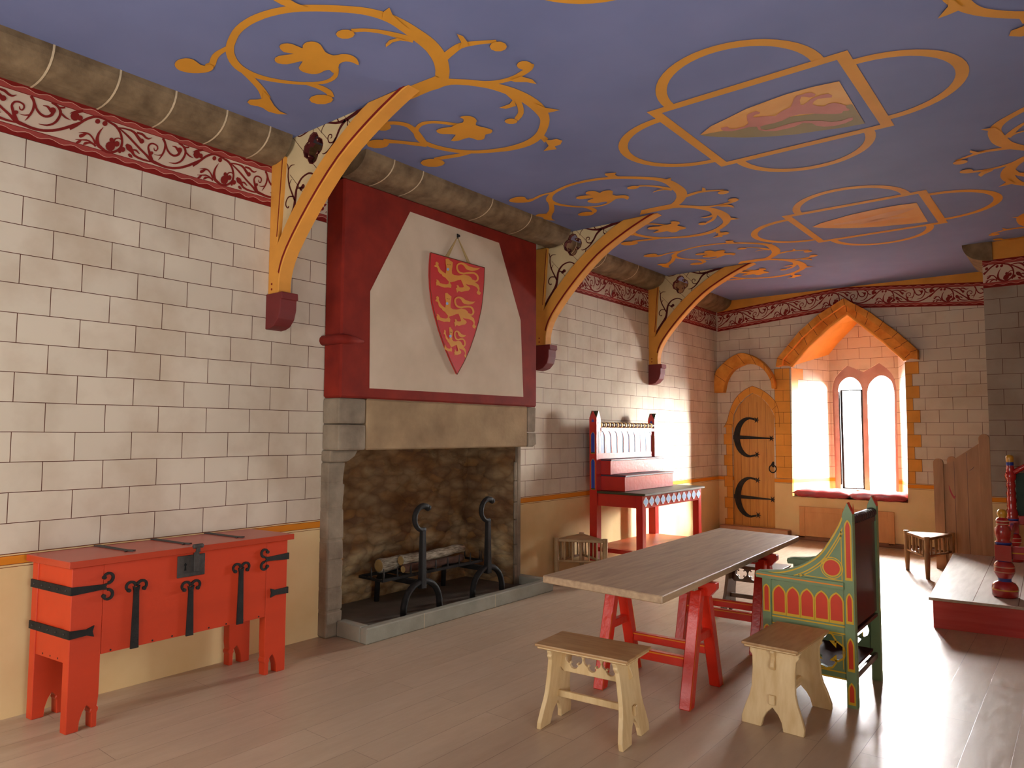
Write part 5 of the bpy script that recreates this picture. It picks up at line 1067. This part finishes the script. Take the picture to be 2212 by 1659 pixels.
def post(cx,cy,kind):
    w=MB(); c=(cx,cy,B0)
    w.lathe([(p[0],p[1],p[2]) if len(p)>2 else (p[0],p[1],0) for p in foot],c,22)
    w.box(cx-.058,cx+.058,cy-.058,cy+.058,B0+.30,B0+.43)
    if kind==0:
        up=[(.05,.43,1),(.06,.44,1),(.06,.452,0),(.045,.465),(.055,.49),(.061,.525),(.055,.565),(.04,.59),(.046,.60,3),(.047,.606,0),(.048,.625,3),(.048,.631,0),(.040,.645),(.025,.655,2),(.034,.672,2),(.037,.69,2),(.033,.71,2),(.02,.722,2),(.004,.726,2)]
    else:
        up=[(.05,.43,1),(.06,.44,1),(.06,.452,0),(.05,.47),(.058,.50),(.05,.54),(.04,.56),(.045,.585),(.04,.60),(.045,.63),(.046,.66),(.04,.68),(.042,.70),(.047,.72),(.04,.745),(.036,.77),(.045,.80),(.04,.83),(.036,.85),(.05,.88),(.053,.91),(.044,.94),(.038,.955),(.04,.975),(.037,1.0,0),(.034,1.02,1),(.034,1.055,2),(.036,1.075,2),(.037,1.105,2),(.03,1.125,2),(.005,1.135,2)]
    w.lathe([(p[0],p[1],p[2]) if len(p)>2 else (p[0],p[1],0) for p in up],c,22)
    w.build('turned_post',[M_POST,M_BLU,mat('finial_yellow',(206,150,36),.3,.05,5,.6,coat=.5),mat('cream_ring',(220,190,160),.4)],t)
for cx,cy,k in ((4.165,7.325,0),(5.45,7.45,0),(4.085,9.42,1),(5.45,9.45,1)): post(cx,cy,k)
w=MB(); w.hexa([(4.22,7.31,.565),(5.40,7.425,.565),(5.40,7.465,.565),(4.22,7.35,.565)],[(4.22,7.31,.668),(5.40,7.425,.668),(5.40,7.465,.668),(4.22,7.35,.668)])
w.paint.add([(4.225,7.309,.612),(5.39,7.423,.612),(5.39,7.423,.62),(4.225,7.309,.62)],[(0,1,2,3)],1); w.build('foot_rail',[M_RAIL,M_YEL],t,bevel=.006)
for x0,x1 in ((4.16,4.09),(5.45,5.45)):
    w=MB(); w.hexa([(x0-.02,7.385,.57),(x0+.02,7.385,.57),(x1+.02,9.36,.57),(x1-.02,9.36,.57)],[(x0-.02,7.385,.665),(x0+.02,7.385,.665),(x1+.02,9.36,.665),(x1-.02,9.36,.665)]); w.build('side_rail',M_POST,t,bevel=.005)
w=MB(); w.box(4.14,5.4,9.40,9.44,.64,.735); w.build('head_rail',M_POST,t,bevel=.005)
w=MB(); w.box(4.13,5.4,9.425,9.435,.736,1.19); w.build('head_cloth',M_CLOTH,t)
w=MB(); w.tube([(4.12+1.3*i/20,9.41,1.17+.26*math.sin(PI*(i+.3)/20.6)**.8) for i in range(21)],.028,8); w.tube([(4.12+1.3*i/20,9.395,1.165+.26*math.sin(PI*(i+.3)/20.6)**.8) for i in range(21)],.008,6,1); w.build('arched_head_trim',[M_POST,M_RAIL],t)
LS=19000
LB,LF,LR,LW,EXPO=13000,95,75,6.0,0.02
# ------------------------------------------------------------------ camera, light
def camera():
    yaw,pitch,roll=-.6774,.0679,.0039
    f=Vector((math.sin(yaw)*math.cos(pitch),math.cos(yaw)*math.cos(pitch),math.sin(pitch)))
    r0=Vector((math.cos(yaw),-math.sin(yaw),0)); u0=r0.cross(f)
    r=r0*math.cos(roll)+u0*math.sin(roll); u=-r0*math.sin(roll)+u0*math.cos(roll)
    cd=bpy.data.cameras.new('camera'); c=bpy.data.objects.new('camera',cd); COL.objects.link(c)
    M=Matrix((r,u,-f)).transposed().to_4x4(); M.translation=Vector((4.7562,0,1.6)); c.matrix_world=M
    cd.sensor_fit='HORIZONTAL'; cd.sensor_width=36; cd.lens=1544.19/2212*36; cd.clip_start=.05
    bpy.context.scene.camera=c
camera()
def area(name,loc,target,sx,sy,energy,col,spread=PI):
    l=bpy.data.lights.new(name,'AREA'); l.shape='RECTANGLE'; l.size=sx; l.size_y=sy; l.energy=energy; l.color=col
    o=bpy.data.objects.new(name,l); COL.objects.link(o); o.location=loc
    d=(Vector(target)-Vector(loc)); o.rotation_euler=d.to_track_quat('-Z','Y').to_euler(); l.spread=spread; return o
area('daylight_back_window',(2.5,15.0,2.9),(2.1,11,1.3),5.5,3.2,LB,(1,.98,.96))
area('bright_sky_back_window',(5.5,15.7,3.0),(1.2,11,1.4),2.4,1.0,LS,(1,.99,.97))
area('daylight_behind_camera',(1.4,-1.6,1.8),(1.6,4,1.3),2.6,1.7,LF,(1,.988,.97))
area('ceiling_fill_right',(6.1,1.6,1.1),(1.2,3.6,3.4),2.6,1.3,LR,(.98,.985,1),1.9)  # added fill lamp, set low and tilted up to brighten the ceiling
wd=bpy.data.worlds.new('sky'); bpy.context.scene.world=wd; wd.use_nodes=True
b=wd.node_tree.nodes['Background']; b.inputs[0].default_value=(1,1,1,1); b.inputs[1].default_value=LW
sc=bpy.context.scene
sc.view_settings.view_transform='Standard'; sc.view_settings.look='None'; sc.view_settings.exposure=EXPO
sc.cycles.use_denoising=True; sc.cycles.max_bounces=10; sc.cycles.diffuse_bounces=5; sc.cycles.caustics_reflective=False; sc.cycles.caustics_refractive=False
sc.cycles.sample_clamp_indirect=6
